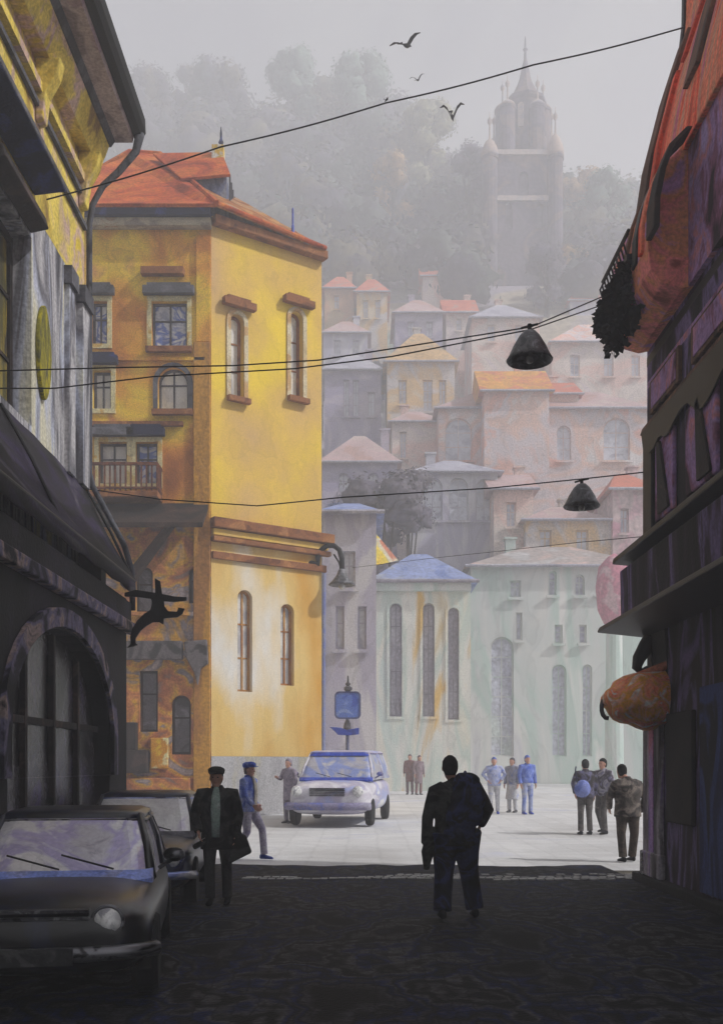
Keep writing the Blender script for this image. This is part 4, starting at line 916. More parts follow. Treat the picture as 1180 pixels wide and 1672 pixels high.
# ================================================================== cars
def rloop(cx_, cy_, hx, hy, r, z, n=6, bow=0.):
    o = []
    for sx, sy, a0 in ((1, -1, -90), (1, 1, 0), (-1, 1, 90), (-1, -1, 180)):
        for k in range(n):
            a_ = math.radians(a0+k*90/(n-1)); x = cx_+sx*(hx-r)+r*math.cos(a_); y = cy_+sy*(hy-r)+r*math.sin(a_)
            y -= bow*(1-(x/hx)**2) if sy < 0 else 0
            o.append((x, y, z))
    return o
def car(label, W_, L_, H_, paint, glass, o, trim, rimm, headl=(.47, .60), cat='car', plate=True, beam=None, wheel_r=.29, mirror=True, rake=1.0):
    t = thing('parked_car', label, cat)
    hw = W_/2; zb_ = o['belt']; st = []
    n = 24
    def sect(y, w, z0, z1, crown=.06, tuck=.1):
        pts = []
        for k in range(n):
            a_ = 2*PI*k/n; c_, s_ = math.cos(a_), math.sin(a_); e = .38
            x = w*math.copysign(abs(c_)**e, c_); z = (z0+z1)/2+(z1-z0)/2*math.copysign(abs(s_)**.55, s_)
            if s_ > 0: x *= 1-tuck*s_**3
            pts.append((x, y, z))
        return pts
    for (y, w, z0, z1) in o['st']: st.append(sect(y*L_, w*hw, z0, z1))
    body = MB().loft(st).build('body', paint, t, smooth=True, subd=1)
    gy0, gy1, ry0, ry1 = [v*L_ for v in o['gh']]
    rtop = H_-.06
    base = rloop(0, (gy0+gy1)/2, hw*o['gw'][0], (gy1-gy0)/2, .16, zb_-.03, bow=.10)
    roofl = rloop(0, (ry0+ry1)/2, hw*o['gw'][1], (ry1-ry0)/2, .14, rtop, bow=.05)
    mid = [tuple(a_*.5+b_*.5 for a_, b_ in zip(p, q)) for p, q in zip(base, roofl)]
    mid = [(x*1.03, y+(-.03 if y < (gy0+gy1)/2 else .03), z) for x, y, z in mid]
    MB().loft([base, mid, roofl]).build('windscreen_and_windows', glass, t, smooth=False).name = 'glasshouse'
    def sc(l, k, z): 
        cy_ = (ry0+ry1)/2; return [(x*k, cy_+(y-cy_)*k, z) for x, y, _ in l]
    MB().loft([sc(roofl, 1.005, rtop-.05), sc(roofl, 1.03, rtop-.02), sc(roofl, 1.02, rtop+.015), sc(roofl, .9, rtop+.045), sc(roofl, .5, rtop+.058), sc(roofl, .05, rtop+.06)]).build('roof', paint, t, smooth=True)
    mm = MB(); lp = sc(roofl, 1.035, rtop-.035); mm.tube(lp+[lp[0]], .018, 8); mm.build('roof_trim', trim, t, smooth=True)
    N_ = len(base)
    for idx in (5, 11, 12+5, 18, 8, 21-6):
        a_ = Vector(base[idx % N_]); b_ = Vector(roofl[idx % N_]); mi = Vector(mid[idx % N_])
    corners = [(3, 'p'), (20, 'p'), (8, 'p'), (15, 'p')]
    for idx, _ in corners:
        MB().tube([Vector(base[idx]), Vector(mid[idx])*1.0, Vector(roofl[idx])], [.045, .038, .034], 8).build('pillar', paint, t, smooth=True)
    for sx in (-1, 1):
        yb = (ry0+ry1)/2; MB().tube([(sx*hw*o['gw'][0]*1.0, yb, zb_-.02), (sx*hw*(o['gw'][0]+o['gw'][1])/2*1.03, yb, (zb_+rtop)/2), (sx*hw*o['gw'][1], yb, rtop)], .035, 8).build('pillar', paint, t, smooth=True)
    # cowl strip in front of the screen, carries the nearest car's painted reflection
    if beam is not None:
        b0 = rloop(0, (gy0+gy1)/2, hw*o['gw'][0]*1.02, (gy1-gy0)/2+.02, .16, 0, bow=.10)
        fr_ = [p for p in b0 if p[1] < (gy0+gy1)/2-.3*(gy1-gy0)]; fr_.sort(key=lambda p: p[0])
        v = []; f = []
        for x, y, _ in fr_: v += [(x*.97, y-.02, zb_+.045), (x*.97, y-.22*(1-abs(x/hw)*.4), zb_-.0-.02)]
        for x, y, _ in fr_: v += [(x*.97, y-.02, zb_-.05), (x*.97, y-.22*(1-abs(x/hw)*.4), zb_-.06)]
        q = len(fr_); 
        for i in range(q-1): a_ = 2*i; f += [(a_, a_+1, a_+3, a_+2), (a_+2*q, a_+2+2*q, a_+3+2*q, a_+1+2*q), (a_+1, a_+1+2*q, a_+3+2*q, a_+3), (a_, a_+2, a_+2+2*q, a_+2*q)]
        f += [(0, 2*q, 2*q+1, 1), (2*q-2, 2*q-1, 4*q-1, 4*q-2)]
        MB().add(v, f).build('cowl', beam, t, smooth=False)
        if o.get('header'):
            hd = []; r0 = [Vector(p) for p in mid]; r1_ = [Vector(p) for p in roofl]
            ix = [k for k in range(N_) if roofl[k][1] < ry0+.12]; ix.sort(key=lambda k: roofl[k][0])
            v = []; f = []
            for k in ix:
                for u_ in (.97, .72): p_ = r0[k].lerp(r1_[k], u_); v.append(p_+Vector((0, -.03, .01)))
            for i in range(len(ix)-1): a_ = 2*i; f.append((a_, a_+1, a_+3, a_+2))
            ob = MB().add(v, f).build('sun_strip', beam, t); md = ob.modifiers.new('s', 'SOLIDIFY'); md.thickness = .01
    hx, hz_ = headl
    for sx in (-1, 1):
        yF = o['hy']
        h = MB().lathe([(.02, .05), (.085, .04), (.095, 0), (.08, -.03), (.0, -.045)] if not o.get('wide') else [(.02, .08), (.13, .06), (.14, 0), (.11, -.04), (.0, -.06)], (sx*hx, yF, hz_), 18, 'y').build('headlight', wash('headlight_glass', ['#c8c8c8', '#e2e2e0', '#9a9aa0'], s=8, rough=.12, spec=.8, gran=.1, g=60), t, smooth=True)
        m2 = MB(); m2.tube([(sx*hx+.1*math.cos(a_), yF-.005, hz_+.1*math.sin(a_)) for a_ in [2*PI*k/16 for k in range(17)]], .014, 6); m2.build('bezel', trim, h, smooth=True)
        if mirror:
            mr = MB(); px_ = sx*(hw*.97+.09); mr.ball((px_, gy0+.28, zb_+.13), (.09, .05, .06), 12, 8); mr.tube([(sx*hw*.93, gy0+.30, zb_+.02), (px_, gy0+.29, zb_+.1)], .02, 6); mr.build('wing_mirror', trim, t, smooth=True)
    # bumper, grille, plate, wipers
    by = o['by']
    bm_ = MB(); bp_ = [(x*hw, by+.22*abs(x)**3*1.0, o['bz']) for x in (-1, -.9, -.7, -.4, 0, .4, .7, .9, 1)]; bm_.tube(bp_, o.get('br', .05), 10); bm_.build('bumper', trim, t, smooth=True)
    g_ = MB(); gx = hw*.42
    for k in range(5): g_.box((-gx, o['hy']-.035, hz_-.12+k*.045), (gx, o['hy']+.12, hz_-.10+k*.045))
    g_.build('grille', wash('grille_metal', ['#18181a', '#4a4a4e', '#8a8a8c'], s=5, rough=.3, metal=.5), t)
    if plate: MB().box((-.24, by-.075, o['bz']-.055), (.24, by-.06, o['bz']+.055)).build('number_plate', wash('blank_plate', ['#2c2c2e', '#4a4a4a'], s=4), t)
    wp = MB()
    for sx in (-.35, .18): wp.tube([(sx*hw+.25, gy0-.14, zb_+.06), (sx*hw-.15, gy0-.02, zb_+.16)], .008, 5)
    wp.build('wiper', INK, t)
    # wheels
    for sx in (-1, 1):
        for wy in o['wh']:
            c = (sx*(hw-.10), wy*L_, wheel_r)
            w0 = MB().lathe([(wheel_r*.62, -.09), (wheel_r*.92, -.09), (wheel_r, -.05), (wheel_r, .05), (wheel_r*.92, .09), (wheel_r*.62, .09)], c, 24, 'x').build('wheel', wash('tyre', ['#0a0a0b', '#151517'], s=4), t, smooth=False)
            MB().lathe([(.02, -.075), (wheel_r*.2, -.08), (wheel_r*.55, -.04), (wheel_r*.63, -.085), (wheel_r*.63, .085), (wheel_r*.55, .04), (wheel_r*.2, .08), (.02, .075)], c, 20, 'x').build('rim', rimm, w0, smooth=False)
    return t
small = dict(belt=.78, st=[(0, .55, .36, .56), (.012, .78, .26, .66), (.05, .90, .22, .72), (.14, .97, .2, .765), (.34, 1., .2, .80), (.6, 1., .2, .82), (.85, .97, .2, .80), (.95, .9, .22, .74), (.99, .78, .26, .66), (1, .55, .36, .56)],
   gh=(.335, .93, .47, .80), gw=(.90, .74), hy=.06, by=-.06, bz=.40, wh=(.17, .8))
BLKP = wash('black_car_paint', ['#050506', '#0b0b0d', '#141a30', '#1d1c1e'], s=1.6, g=30, rough=.3, gran=.3, edge=.3, bump=.03, spec=.6)
GLS = wash('lilac_painted_reflection_glass', ['#8f8c96', '#cfccd6', '#bcb4dc', '#ecebee', '#e2e0e6'], s=1.3, rough=.25, g=30, gran=.12, edge=.4, bump=.0, metal=.25, spec=.8, dist=1.8)  # pale tints paint the sky's reflection into the windscreen
CHR = wash('chrome_trim', ['#0e0e10', '#6a6a6e', '#1a1a1c'], s=3, st=(1, 1, 3), rough=.3, metal=.6, gran=0, edge=0)
CWL = wash('cowl_reflection_blue', ['#6f86d8', '#8fa2ec', '#a0a8dc'], s=2.5, rough=.45, g=30)  # blue paints the bonnet's reflecting edge onto the cowl strip
RIM = wash('rim_steel', ['#4c4c50', '#8a8a8e'], s=4, metal=.5, rough=.35)
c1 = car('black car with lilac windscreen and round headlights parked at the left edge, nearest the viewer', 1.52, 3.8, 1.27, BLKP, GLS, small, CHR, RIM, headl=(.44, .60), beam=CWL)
c1.location = (-2.10, 6.75, 0.004); c1.rotation_euler.z = math.radians(8.5)
PALP = wash('blue_white_paint', ['#14151a', '#1a2244', '#2a2a2e', '#232a4c'], s=1.6, g=30, rough=.3, gran=.3, edge=.3, bump=.03, spec=.6)
GLS2 = wash('pearly_painted_reflection_glass', ['#bcb6cc', '#dcdade', '#eeeeee', '#cfc8dc'], s=1.1, rough=.25, g=30, gran=.12, edge=.4, bump=0, metal=.25, spec=.8)  # sky reflection painted in as pale tints
c2 = car('second dark car with pearly windscreen and blue roof edge parked behind the nearest car', 1.5, 3.8, 1.30, PALP, GLS2, small, wash('blue_reflection_chrome', ['#2a3468', '#8f9cd0', '#e0e0e4'], s=2.2, metal=.5, rough=.25, gran=0), RIM, headl=(.5, .58), beam=GREY)  # blue in the trim is painted reflection
c2.location = (-2.60, 11.50, 0.004); c2.rotation_euler.z = math.radians(5)
for c in (c1, c2): c['group'] = 'dark cars parked along the left kerb'
WHT = wash('lilac_white_paint', ['#c4bfca', '#d8d6dc', '#b4adc2', '#a4abd4', '#e0e0e0'], s=.9, g=24, rough=.4, gran=.12, edge=.4, bump=.03, st=(.5, .5, 1.6))
big = dict(belt=1.18, st=[(0, .6, .5, .86), (.012, .84, .36, 1.0), (.05, .95, .30, 1.08), (.14, .99, .28, 1.13), (.28, 1., .28, 1.18), (.6, 1., .28, 1.20), (.9, .99, .28, 1.2), (.97, .93, .32, 1.14), (1, .7, .5, 1.0)],
   gh=(.27, .985, .40, .95), gw=(.92, .74), hy=.02, by=-.07, bz=.52, br=.10, wh=(.17, .8), header=True, wide=True)
c3 = car('large lilac-white car with blue windscreen stripes facing us in the sunny square', 2.14, 4.5, 1.94, WHT, wash('hazy_glass', ['#a9a6b4', '#b9b6bc', '#8f9cce', '#c6c3c4'], s=1.1, rough=.3, g=24, gran=.1, edge=.4, metal=.2), big, wash('lilac_trim_paint', ['#6a72b4', '#8c86a4', '#a09cb0'], s=1.5), wash('rim_grey', ['#77777c', '#9a9a9e'], s=3), headl=(.78, .90), beam=BLUE, wheel_r=.36)
c3.location = (-.86, 26.0, hz(0, 27)-.0); c3.rotation_euler = (0.01, 0, math.radians(-9))

# ================================================================== people
SKIN = wash('skin', ['#b88a76', '#c79a86'], s=6, g=60, gran=.1, edge=0, rough=.6)
def hand(m, w, dirv, side, fwd, s=1., curl=.5):
    w = Vector(w); d = Vector(dirv).normalized(); f = Vector(fwd).normalized(); f = (f-f.dot(d)*d).normalized(); n = d.cross(f).normalized()*side   # n: back of hand outwards
    # palm
    rg = []
    for t, wd, th in ((-.02, .026, .022), (.02, .034, .018), (.06, .042, .016), (.095, .042, .014)):
        c = w+d*t*s; rg.append([c+f*math.cos(a)*wd*s+n*math.sin(a)*th*s for a in [2*PI*k/12 for k in range(12)]])
    m.loft(rg)
    for i, (off, ln) in enumerate(((.030, .072), (.010, .080), (-.011, .075), (-.030, .058))):
        b = w+d*.09*s+f*off*s; p1 = b+d*ln*.45*s-n*curl*.012*s; p2 = p1+(d*(1-curl*.45)-n*curl*.8).normalized()*ln*.32*s; p3 = p2+(d*(1-curl*.8)-n*curl*1.3).normalized()*ln*.26*s
        m.tube([b-d*.01*s, p1, p2, p3], [.0095*s, .009*s, .008*s, .006*s], 8)
    b = w+d*.03*s+f*.03*s; m.tube([b-f*.01*s, b+(d*.6+f*.7).normalized()*.035*s, b+(d*.9+f*.45-n*.3).normalized()*.062*s], [.013*s, .011*s, .008*s], 8)
def person(label, loc, heading, H=1.75, jacket=None, trousers=None, hairm=None, shoe=None, hat=None, shirt=None,
           la=((-.20, 0, 1.42), (-.25, -.02, 1.14), (-.24, .06, .90)), ra=((.20, 0, 1.42), (.25, -.02, 1.14), (.24, .06, .90)),
           ll=((-.09, 0, .92), (-.10, .03, .50), (-.11, 0, .09)), rl=((.09, 0, .92), (.10, .03, .50), (.11, 0, .09)),
           head=(0, .02, 1.60), lean=0., coat=.82, bulk=1., vox=.011, open_=False, legr=1., skirt=False, sleeve=1., tilt=0., group=None, hump=None, face=False, hat_kind='cap', tail=None):
    t = thing('person', label, 'person', (0, 0, 0), group)
    k = H/1.75
    def V(p): return Vector(p)*k
    def sh(p):  # lean upper body forward
        return V((p[0], p[1]+lean*max(0, p[2]-.95), p[2]))
    hd = sh(head)
    # body: head, neck, torso, limbs, hands -> one skin
    m = MB(); r = k
    Rm = Matrix.Translation(hd) @ Matrix.Rotation(tilt, 4, 'Y')
    m.M = Rm
    m.loft([[(x*r*math.cos(a), (y0+y*math.sin(a))*r, z*r) for a in [2*PI*q/18 for q in range(18)]] for z, x, y, y0 in
        ((-.125, .018, .022, .045), (-.115, .036, .042, .035), (-.09, .05, .062, .022), (-.05, .064, .082, .006), (0, .074, .094, 0), (.04, .077, .098, -.004), (.08, .068, .088, -.008), (.11, .045, .06, -.01), (.125, .012, .016, -.01))])
    m.loft([[(x*math.cos(a)*r, (.088+y*math.sin(a)+o_)*r, z*r) for a in [2*PI*q/8 for q in range(8)]] for z, x, y, o_ in ((-.035, .016, .02, .010), (-.028, .017, .02, .012), (.0, .010, .014, .0), (.03, .006, .01, -.004))])
    for sx in (-1, 1): m.ball((sx*.078*r, -.002*r, -.005*r), (.011*r, .022*r, .032*r), 8, 6)
    m.M = Matrix.Identity(4)
    m.tube([sh((0, -.01, 1.40)), sh((head[0]*.6, 0, 1.49)), hd+Vector((0, -.01, -.05))*k], [.062*k, .054*k, .052*k], 14)
    m.rings([(c[0], c[1], c[2], rx*k, ry*k) for c, rx, ry in ((sh((0, 0, .90)), .13, .09), (sh((0, 0, 1.05)), .12, .08), (sh((0, 0, 1.25)), .15, .10), (sh((0, 0, 1.40)), .15, .08), (sh((0, 0, 1.45)), .06, .05))], 18)
    LA = [sh(p) for p in la]; RA = [sh(p) for p in ra]; LL = [V(p) for p in ll]; RL = [V(p) for p in rl]
    for A_ in (LA, RA): m.tube([sh((0, 0, 1.40)), A_[0], A_[1], A_[2]], [.05*k, .048*k, .038*k, .026*k], 10)
    for A_ in (LL, RL): m.tube([V((0, 0, .95)), A_[0], A_[1], A_[2]], [.08*k, .075*k, .05*k, .036*k], 10)
    for A_, sd in ((LA, -1), (RA, 1)): hand(m, A_[2], (A_[2]-A_[1]).normalized(), sd, (0, 1, 0), k)
    body = m.build('body', SKIN, t, remesh=min(vox, .008), sm=1)
    # trousers / skirt
    m = MB()
    m.rings([(0, 0, z*k, rx*k, ry*k) for z, rx, ry in ((.84, .15*bulk, .115*bulk), (.92, .17*bulk, .125*bulk), (1.0, .155*bulk, .115*bulk), (1.06, .145*bulk, .105*bulk))], 20)
    if skirt:
        m.rings([(0, 0, z*k, rx*k, ry*k) for z, rx, ry in ((.42, .23, .19), (.6, .21, .17), (.8, .185, .15), (.95, .16, .12))], 20)
    for A_ in (LL, RL):
        an = A_[2]+Vector((0, 0, .0)); m.tube([A_[0]+Vector((0, 0, .02)), A_[0].lerp(A_[1], .5), A_[1], A_[1].lerp(an, .5), an], [.098*k*legr*bulk, .09*k*legr, .070*k*legr, .066*k*legr, .066*k*legr], 14)
    m.build('skirt' if skirt else 'trousers', trousers, t, remesh=vox, sm=2)
    for A_ in (LL, RL):
        m = MB(); f = A_[2]; m.loft([[(f.x+x*k*math.cos(a), f.y+(yy+.0)*k+0*math.sin(a), max(.004, .055*k*0+zc_*k+z*k*math.sin(a))+(f.z-.09*k)) for a in [2*PI*q/12 for q in range(12)]] for yy, x, z, zc_ in ((-.085, .02, .03, .045), (-.07, .036, .045, .05), (-.02, .042, .05, .055), (.05, .042, .035, .04), (.11, .046, .028, .032), (.155, .036, .02, .026), (.172, .012, .01, .018))]); m.build('shoe', shoe, t, smooth=True)
    # jacket / coat
    m = MB(); hem = coat
    tor = [((0, 0, hem), .19*bulk, .14*bulk), ((0, 0, hem+.1), .185*bulk, .14*bulk), ((0, -.005, 1.05), .175*bulk, .13*bulk), ((0, -.005, 1.22), .195*bulk, .14*bulk), ((0, -.01, 1.36), .205*bulk, .125*bulk), ((0, -.01, 1.43), .16*bulk, .095), ((0, -.01, 1.475), .085, .07), ((0, -.005, 1.51), .068, .064)]
    m.rings([(c[0], c[1], c[2], rx*k, ry*k) for c, rx, ry in [(sh(a_), b_, c_) for a_, b_, c_ in tor]], 24)
    for A_ in (LA, RA): m.tube([sh((A_[0].x/k*.55, -.01, 1.41)), A_[0]+Vector((0, 0, -.015))*k, A_[0].lerp(A_[1], .5), A_[1], A_[1].lerp(A_[2], .6), A_[2]], [.07*k, .072*k*sleeve, .062*k*sleeve, .056*k*sleeve, .050*k*sleeve, .046*k*sleeve], 12)
    if hump:
        for c_, rr in hump: m.ball(sh(c_), tuple(q*k for q in rr), 16, 12)
    if tail:
        for pts_, rr in tail: m.tube([V(p) for p in pts_], [q*k for q in rr], 12)
    jk = m.build('jacket', jacket, t, remesh=vox, sm=2)
    if shirt:
        m = MB(); y = .135*bulk; m.M = Matrix.Identity(4); rg = []
        for z, wd, yy in ((.86, .05, .150), (1.05, .055, .143), (1.22, .062, .150), (1.36, .055, .132), (1.44, .04, .104), (1.49, .028, .078)):
            c = sh((0, yy*bulk-.006, z)); rg.append([c+Vector((math.cos(a)*wd*k, math.sin(a)*.018*k, 0)) for a in [2*PI*q/12 for q in range(12)]])
        m.loft(rg); m.build('shirt', shirt, t, smooth=True)
    # hair
    m = MB(); m.M = Rm
    m.loft([[(x*r*math.cos(a), (y0+y*math.sin(a))*r, z*r) for a in [2*PI*q/18 for q in range(18)]] for z, x, y, y0 in
        ((-.075, .055, .045, -.05), (-.03, .078, .065, -.038), (.02, .086, .085, -.024), (.07, .082, .098, -.012), (.11, .06, .078, -.012), (.138, .02, .03, -.012))])
    m.build('hair', hairm, t, smooth=True)
    if hat:
        m = MB(); m.M = Rm @ Matrix.Rotation(.08, 4, 'X')
        if hat_kind == 'cap':
            m.loft([[(x*r*math.cos(a), (y0+y*math.sin(a))*r, z*r) for a in [2*PI*q/20 for q in range(20)]] for z, x, y, y0 in ((.045, .088, .108, 0), (.07, .104, .125, .0), (.10, .108, .128, .0), (.125, .095, .11, -.01), (.145, .05, .06, -.01), (.148, .01, .01, -.01))])
            m.loft([[(x*r*math.cos(a), (y0+y*math.sin(a))*r, z*r) for a in [2*PI*q/16 for q in range(16)]] for z, x, y, y0 in ((.042, .02, .02, .11), (.046, .07, .06, .11), (.056, .072, .062, .105), (.062, .02, .02, .10))])
        else:
            m.loft([[(x*r*math.cos(a), y*math.sin(a)*r, z*r) for a in [2*PI*q/20 for q in range(20)]] for z, x, y in ((.045, .09, .11), (.04, .112, .128), (.05, .114, .13), (.062, .10, .118), (.10, .095, .112), (.15, .085, .1), (.165, .05, .06), (.166, .01, .01))])
        m.build('hat', hat, t, smooth=True)
    if face:
        for sx in (-1, 1):
            m = MB(); m.M = Rm; m.ball((sx*.03*r, .085*r, .008*r), (.012*r, .010*r, .008*r), 8, 6); m.build('eye', INK, t, smooth=True)
        m = MB(); m.M = Rm; m.ball((0, .079*r, -.062*r), (.022*r, .010*r, .006*r), 8, 6); m.build('mouth', wash('lip', ['#8a4a44', '#9a5a50'], s=9), t, smooth=True)
    t.location = loc; t.rotation_euler = (0, 0, heading)
    return t
def cl(name, cols, s=3.5, **kw): return wash(name, cols, s=s, g=45, gran=.4, edge=.6, rough=.9, bump=.3, **kw)
BLK = cl('black_wool', ['#0a0a0b', '#1a1a1d', '#3c3d3a', '#121218'])
NVY = cl('navy_cloth', ['#0c0d16', '#171a30', '#2c3462', '#1e1e26', '#3a4068'], s=3.)
CHA = cl('charcoal_trousers', ['#1f1f20', '#39383a', '#55534f'], s=3, st=(1, 1, .4))
DSH = cl('dark_shoe', ['#08080a', '#141417'])
HAIRD = cl('dark_hair', ['#0c0b0b', '#1d1a19'], s=9)
OUT = PI; FACE = PI   # heading pi: faces the camera (-y)
def at(px, d, dz=0): p = P(px, 0, d); return (p.x, d, hz(p.x, d)+dz)
# central walker seen from behind (facing +y)
person('person in black and navy coat walking away in the centre, broad hunched shoulders, wide trousers', at(743, 11.1, .004), 0.05, 1.74, jacket=BLK, trousers=NVY, hairm=HAIRD, shoe=DSH,
   head=(-.055, .03, 1.61), la=((-.22, 0, 1.37), (-.30, -.02, 1.08), (-.315, .02, .80)), ra=((.22, 0, 1.41), (.345, -.05, 1.16), (.30, .14, 1.0)),
   ll=((-.10, 0, .90), (-.12, .02, .50), (-.155, -.12, .10)), rl=((.10, 0, .90), (.16, .10, .50), (.22, .06, .09)), coat=.78, bulk=1.26, legr=1.5, sleeve=1.15, vox=.010, tilt=.0,
   tail=[(((-.2, 0, .95), (-.30, .0, .7), (-.31, .02, .52)), (.10, .07, .03))])
hb = thing('shoulder_bag', 'bulky navy sack slung over the central walker\'s right shoulder', 'bag', at(760, 10.93))
m = MB(); off = Vector((P(743, 0, 11.1).x, 11.1, 0))
for c_, rr in (((.10, -.13, 1.43), (.15, .10, .13)), ((.12, -.15, 1.28), (.19, .11, .17)), ((.08, -.15, 1.10), (.20, .11, .18)), ((.03, -.13, .93), (.17, .09, .12))):
    m.ball(tuple(off+Vector(c_)), rr, 18, 12, .25)
m.build('sack', NVY, hb, remesh=.012, sm=3)
MB().tube([off+Vector(q) for q in ((.02, -.2, 1.42), (.10, -.05, 1.56), (.14, .08, 1.47), (.1, .16, 1.3))], .018, 8).build('strap', wash('blue_strap', ['#2a3f8c', '#1c2a60'], s=4), hb, smooth=True)
# man in hat beside the second car
person('person in black hat and long open black coat and pale green shirt', at(355, 12.2, .004), PI, 1.62, jacket=BLK, trousers=CHA, hairm=HAIRD, shoe=DSH, hat=BLK, hat_kind='cap', shirt=cl('sea_green_shirt', ['#8fa59c', '#a3b8ae', '#b9c4bd']),
   la=((-.20, 0, 1.42), (-.27, -.02, 1.13), (-.25, .08, .89)), ra=((.20, 0, 1.42), (.29, 0, 1.14), (.22, .14, .93)), coat=.70, bulk=1.12, sleeve=1.15, face=True, vox=.009, head=(.01, .02, 1.60),
   ll=((-.09, 0, .92), (-.12, .03, .50), (-.13, 0, .09)), rl=((.09, 0, .92), (.09, .05, .50), (.08, .07, .09)))
bg1 = thing('handbag', 'black briefcase hanging from the hatted person\'s left hand', 'bag', at(390, 12.1))
c = P(386, 1350, 12.1)
m = MB(); m.plate([(-.10, -.33), (.16, -.20), (.09, .0), (-.05, .05)], [], -.05, .05)
m.v = [Vector((c.x+v.x+.02, c.y+v.z, c.z+v.y-.10)) for v in m.v]; m.build('case', BLK, bg1, bevel=.02)
MB().tube([c+Vector(q) for q in ((-.06, 0, -.08), (-.05, 0, .02), (.03, 0, .02), (.06, 0, -.10))], .012, 6).build('handle', INK, bg1)
gl_ = thing('folded_newspaper', 'dark folded bundle held low in the hatted person\'s right hand', 'bundle', at(322, 12.0))
c = P(327, 1378, 12.05); m = MB(); m.M = Matrix.Translation(c) @ Matrix.Rotation(-.5, 4, 'Y'); m.box((-.09, -.04, -.03), (.09, .04, .03)); m.build('bundle', BLK, gl_, bevel=.02)
m = MB(); m.M = Matrix.Translation(c) @ Matrix.Rotation(-.5, 4, 'Y'); m.box((-.08, -.042, .031), (.08, .04, .038)); m.build('paper_edge', wash('paper_white', ['#c8c8c8', '#8c8c90'], s=8), gl_)
# man in blue cap walking right
person('person in blue cap and blue jacket with cream shirt and lilac trousers, strolling right', at(406, 18.0), -PI*.62, 1.70, jacket=cl('blue_jacket', ['#2f48a8', '#5068c0', '#8a98d0', '#b0b2c8']), trousers=cl('lilac_trousers', ['#8d86a4', '#a8a2b6', '#b9b6c0']),
   hairm=cl('brown_hair', ['#6a5c5a', '#857470']), shoe=cl('blue_shoe', ['#2a3f8c', '#3c52a0']), hat=cl('blue_cap', ['#3a54b4', '#6a7fcc']), hat_kind='cap', shirt=cl('cream_shirt', ['#b9b2a8', '#cfc8bc']), face=True, coat=.86,
   ll=((-.09, 0, .92), (-.10, .22, .54), (-.10, .26, .10)), rl=((.09, 0, .92), (.10, .02, .50), (.10, -.24, .13)), la=((-.20, 0, 1.42), (-.24, -.10, 1.15), (-.22, .05, .98)), ra=((.20, 0, 1.42), (.24, .04, 1.14), (.2, .2, .98)), vox=.012, bulk=1.05)
# grey figure behind the large car
person('faint mauve-grey person standing at the left of the large car', at(472, 27.6), PI*.75, 1.74, jacket=cl('mauve_coat', ['#8a8090', '#9c92a0', '#7a7080']), trousers=cl('mauve_trousers', ['#8d8796', '#a09aa6']), hairm=cl('mauve_hair', ['#8a828c', '#9a929c']), shoe=GREY, coat=.62, vox=.016,
   ra=((.20, 0, 1.42), (.26, .08, 1.18), (.16, .26, 1.22)))
# pair far in the middle
MRD = cl('faded_maroon_coat', ['#7a5a5e', '#8f6c6c', '#8c7c86']); MRG = cl('greyish_maroon_coat', ['#6f5c64', '#86747c', '#948890'])
person('left person of the distant maroon-coated couple', at(669, 44.5), PI*.9, 1.74, jacket=MRD, trousers=MRG, hairm=cl('plum_hair', ['#5c4a50', '#746068']), shoe=GREY, coat=.55, vox=.018, group='distant maroon-coated couple')
person('right person of the distant maroon-coated couple, leaning in', at(683, 44.2), -PI*.85, 1.70, jacket=MRG, trousers=MRD, hairm=cl('plum_hair', []), shoe=GREY, coat=.50, vox=.018, head=(-.04, .02, 1.60), group='distant maroon-coated couple')
# blue trio
BJ = cl('pale_blue_coat', ['#8a9ad4', '#a4b0dc', '#babfdc', '#7488cc']); BG = cl('pale_trousers', ['#c3c4cc', '#d0d0d4', '#b4bad8'])
person('left person of the pale blue trio, hands at hips', at(806, 31.5), PI*1.0, 1.74, jacket=BJ, trousers=BG, hairm=cl('blue_hair', ['#5a70c0', '#7a8cd0']), shoe=BLUE, coat=.86, vox=.016, group='pale blue trio in the square', bulk=1.1, la=((-.20, 0, 1.42), (-.34, -.03, 1.20), (-.2, .1, 1.02)), ra=((.20, 0, 1.42), (.34, -.03, 1.20), (.2, .1, 1.02)))
person('grey middle person of the pale blue trio', at(836, 32.2), PI*.8, 1.72, jacket=cl('grey_blue_coat', ['#8c8fa0', '#a0a2b4', '#7c86b8']), trousers=BG, hairm=GREY, shoe=GREY, coat=.60, vox=.016, group='pale blue trio in the square', skirt=True)
person('right person of the pale blue trio, slim and tallest, bright blue top', at(860, 31.3), PI*1.1, 1.80, jacket=cl('bright_blue_top', ['#4a64c4', '#6c82d0', '#8c9cd8']), trousers=cl('blue_trousers', ['#7c8ed0', '#a3acd0', '#c0c2cc']), hairm=cl('blue_hair', []), shoe=BLUE, coat=.92, vox=.016, group='pale blue trio in the square')
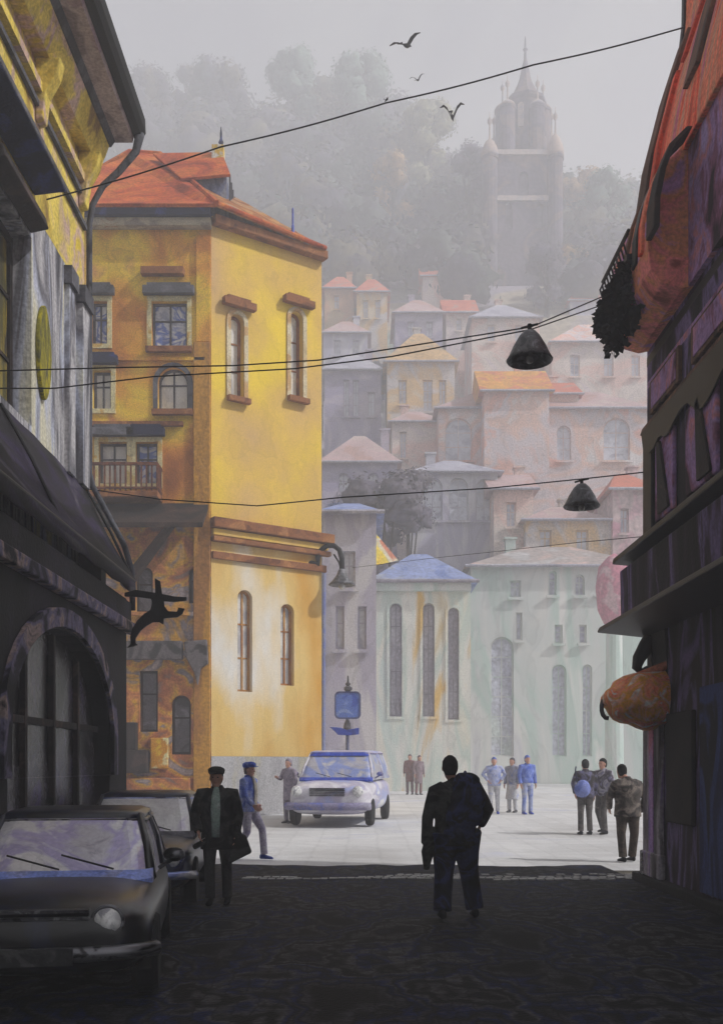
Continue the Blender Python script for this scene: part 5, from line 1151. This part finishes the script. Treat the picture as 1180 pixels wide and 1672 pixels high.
# dark pair on the right
DKJ = cl('dark_brown_jacket', ['#1f1c1d', '#3a3536', '#6c6a88', '#2a2627'])
person('dark-jacketed person with round blue bag, left one of the pair at right', at(955, 24.0), .15, 1.76, jacket=DKJ, trousers=cl('grey_brown_trousers', ['#3c3836', '#5c5755', '#8c8884']), hairm=HAIRD, shoe=DSH, coat=.84, vox=.013, bulk=1.1, group='dark pair talking at right',
   la=((-.20, 0, 1.42), (-.30, -.02, 1.18), (-.24, .02, .95)))
bb = thing('round_bag', 'round periwinkle blue bag on the back of the dark-jacketed person', 'bag', at(952, 23.75))
c = P(950, 1288, 23.76); m = MB(); m.ball(c, (.19, .10, .20), 18, 12, .1); m.build('pouch', cl('periwinkle_cloth', ['#5f70b8', '#7f8ccc', '#8f9ad4']), bb, smooth=True)
MB().tube([c+Vector(q) for q in ((-.12, 0, .16), (-.14, .08, .42), (-.1, .22, .5))], .018, 6).build('strap', BLUED, bb)
person('person in lilac-grey top turning toward the dark-jacketed friend, right one of the pair', at(984, 24.2), PI*.70, 1.78, jacket=cl('lilac_grey_top', ['#8a86a4', '#b3b0bc', '#5a5660', '#9a94b8']), trousers=cl('grey_brown_trousers', []), hairm=HAIRD, shoe=DSH, coat=.88, vox=.013, group='dark pair talking at right',
   ll=((-.09, 0, .92), (-.12, .12, .50), (-.14, .10, .09)), rl=((.09, 0, .92), (.12, .04, .52), (.16, -.18, .12)), face=True)
# big man seen from behind at the right
person('stout person in grey-beige jacket seen from behind near the right pier, arms at the front', at(1024, 17.6), .25, 1.68, jacket=cl('beige_grey_jacket', ['#2c2a2a', '#5a5450', '#8c827a', '#3c3838', '#79706a'], s=2.6), trousers=cl('olive_brown_trousers', ['#3a3430', '#564c44', '#6f6258']), hairm=HAIRD, shoe=DSH, coat=.80, vox=.012, bulk=1.32, sleeve=1.2,
   head=(-.05, .08, 1.59), lean=.08, la=((-.22, 0, 1.38), (-.33, .04, 1.12), (-.26, .18, .95)), ra=((.22, 0, 1.38), (.34, -.02, 1.12), (.30, .10, .88)), legr=1.12,
   ll=((-.10, 0, .92), (-.11, .03, .50), (-.10, -.02, .09)), rl=((.10, 0, .92), (.13, .0, .50), (.15, .12, .09)))
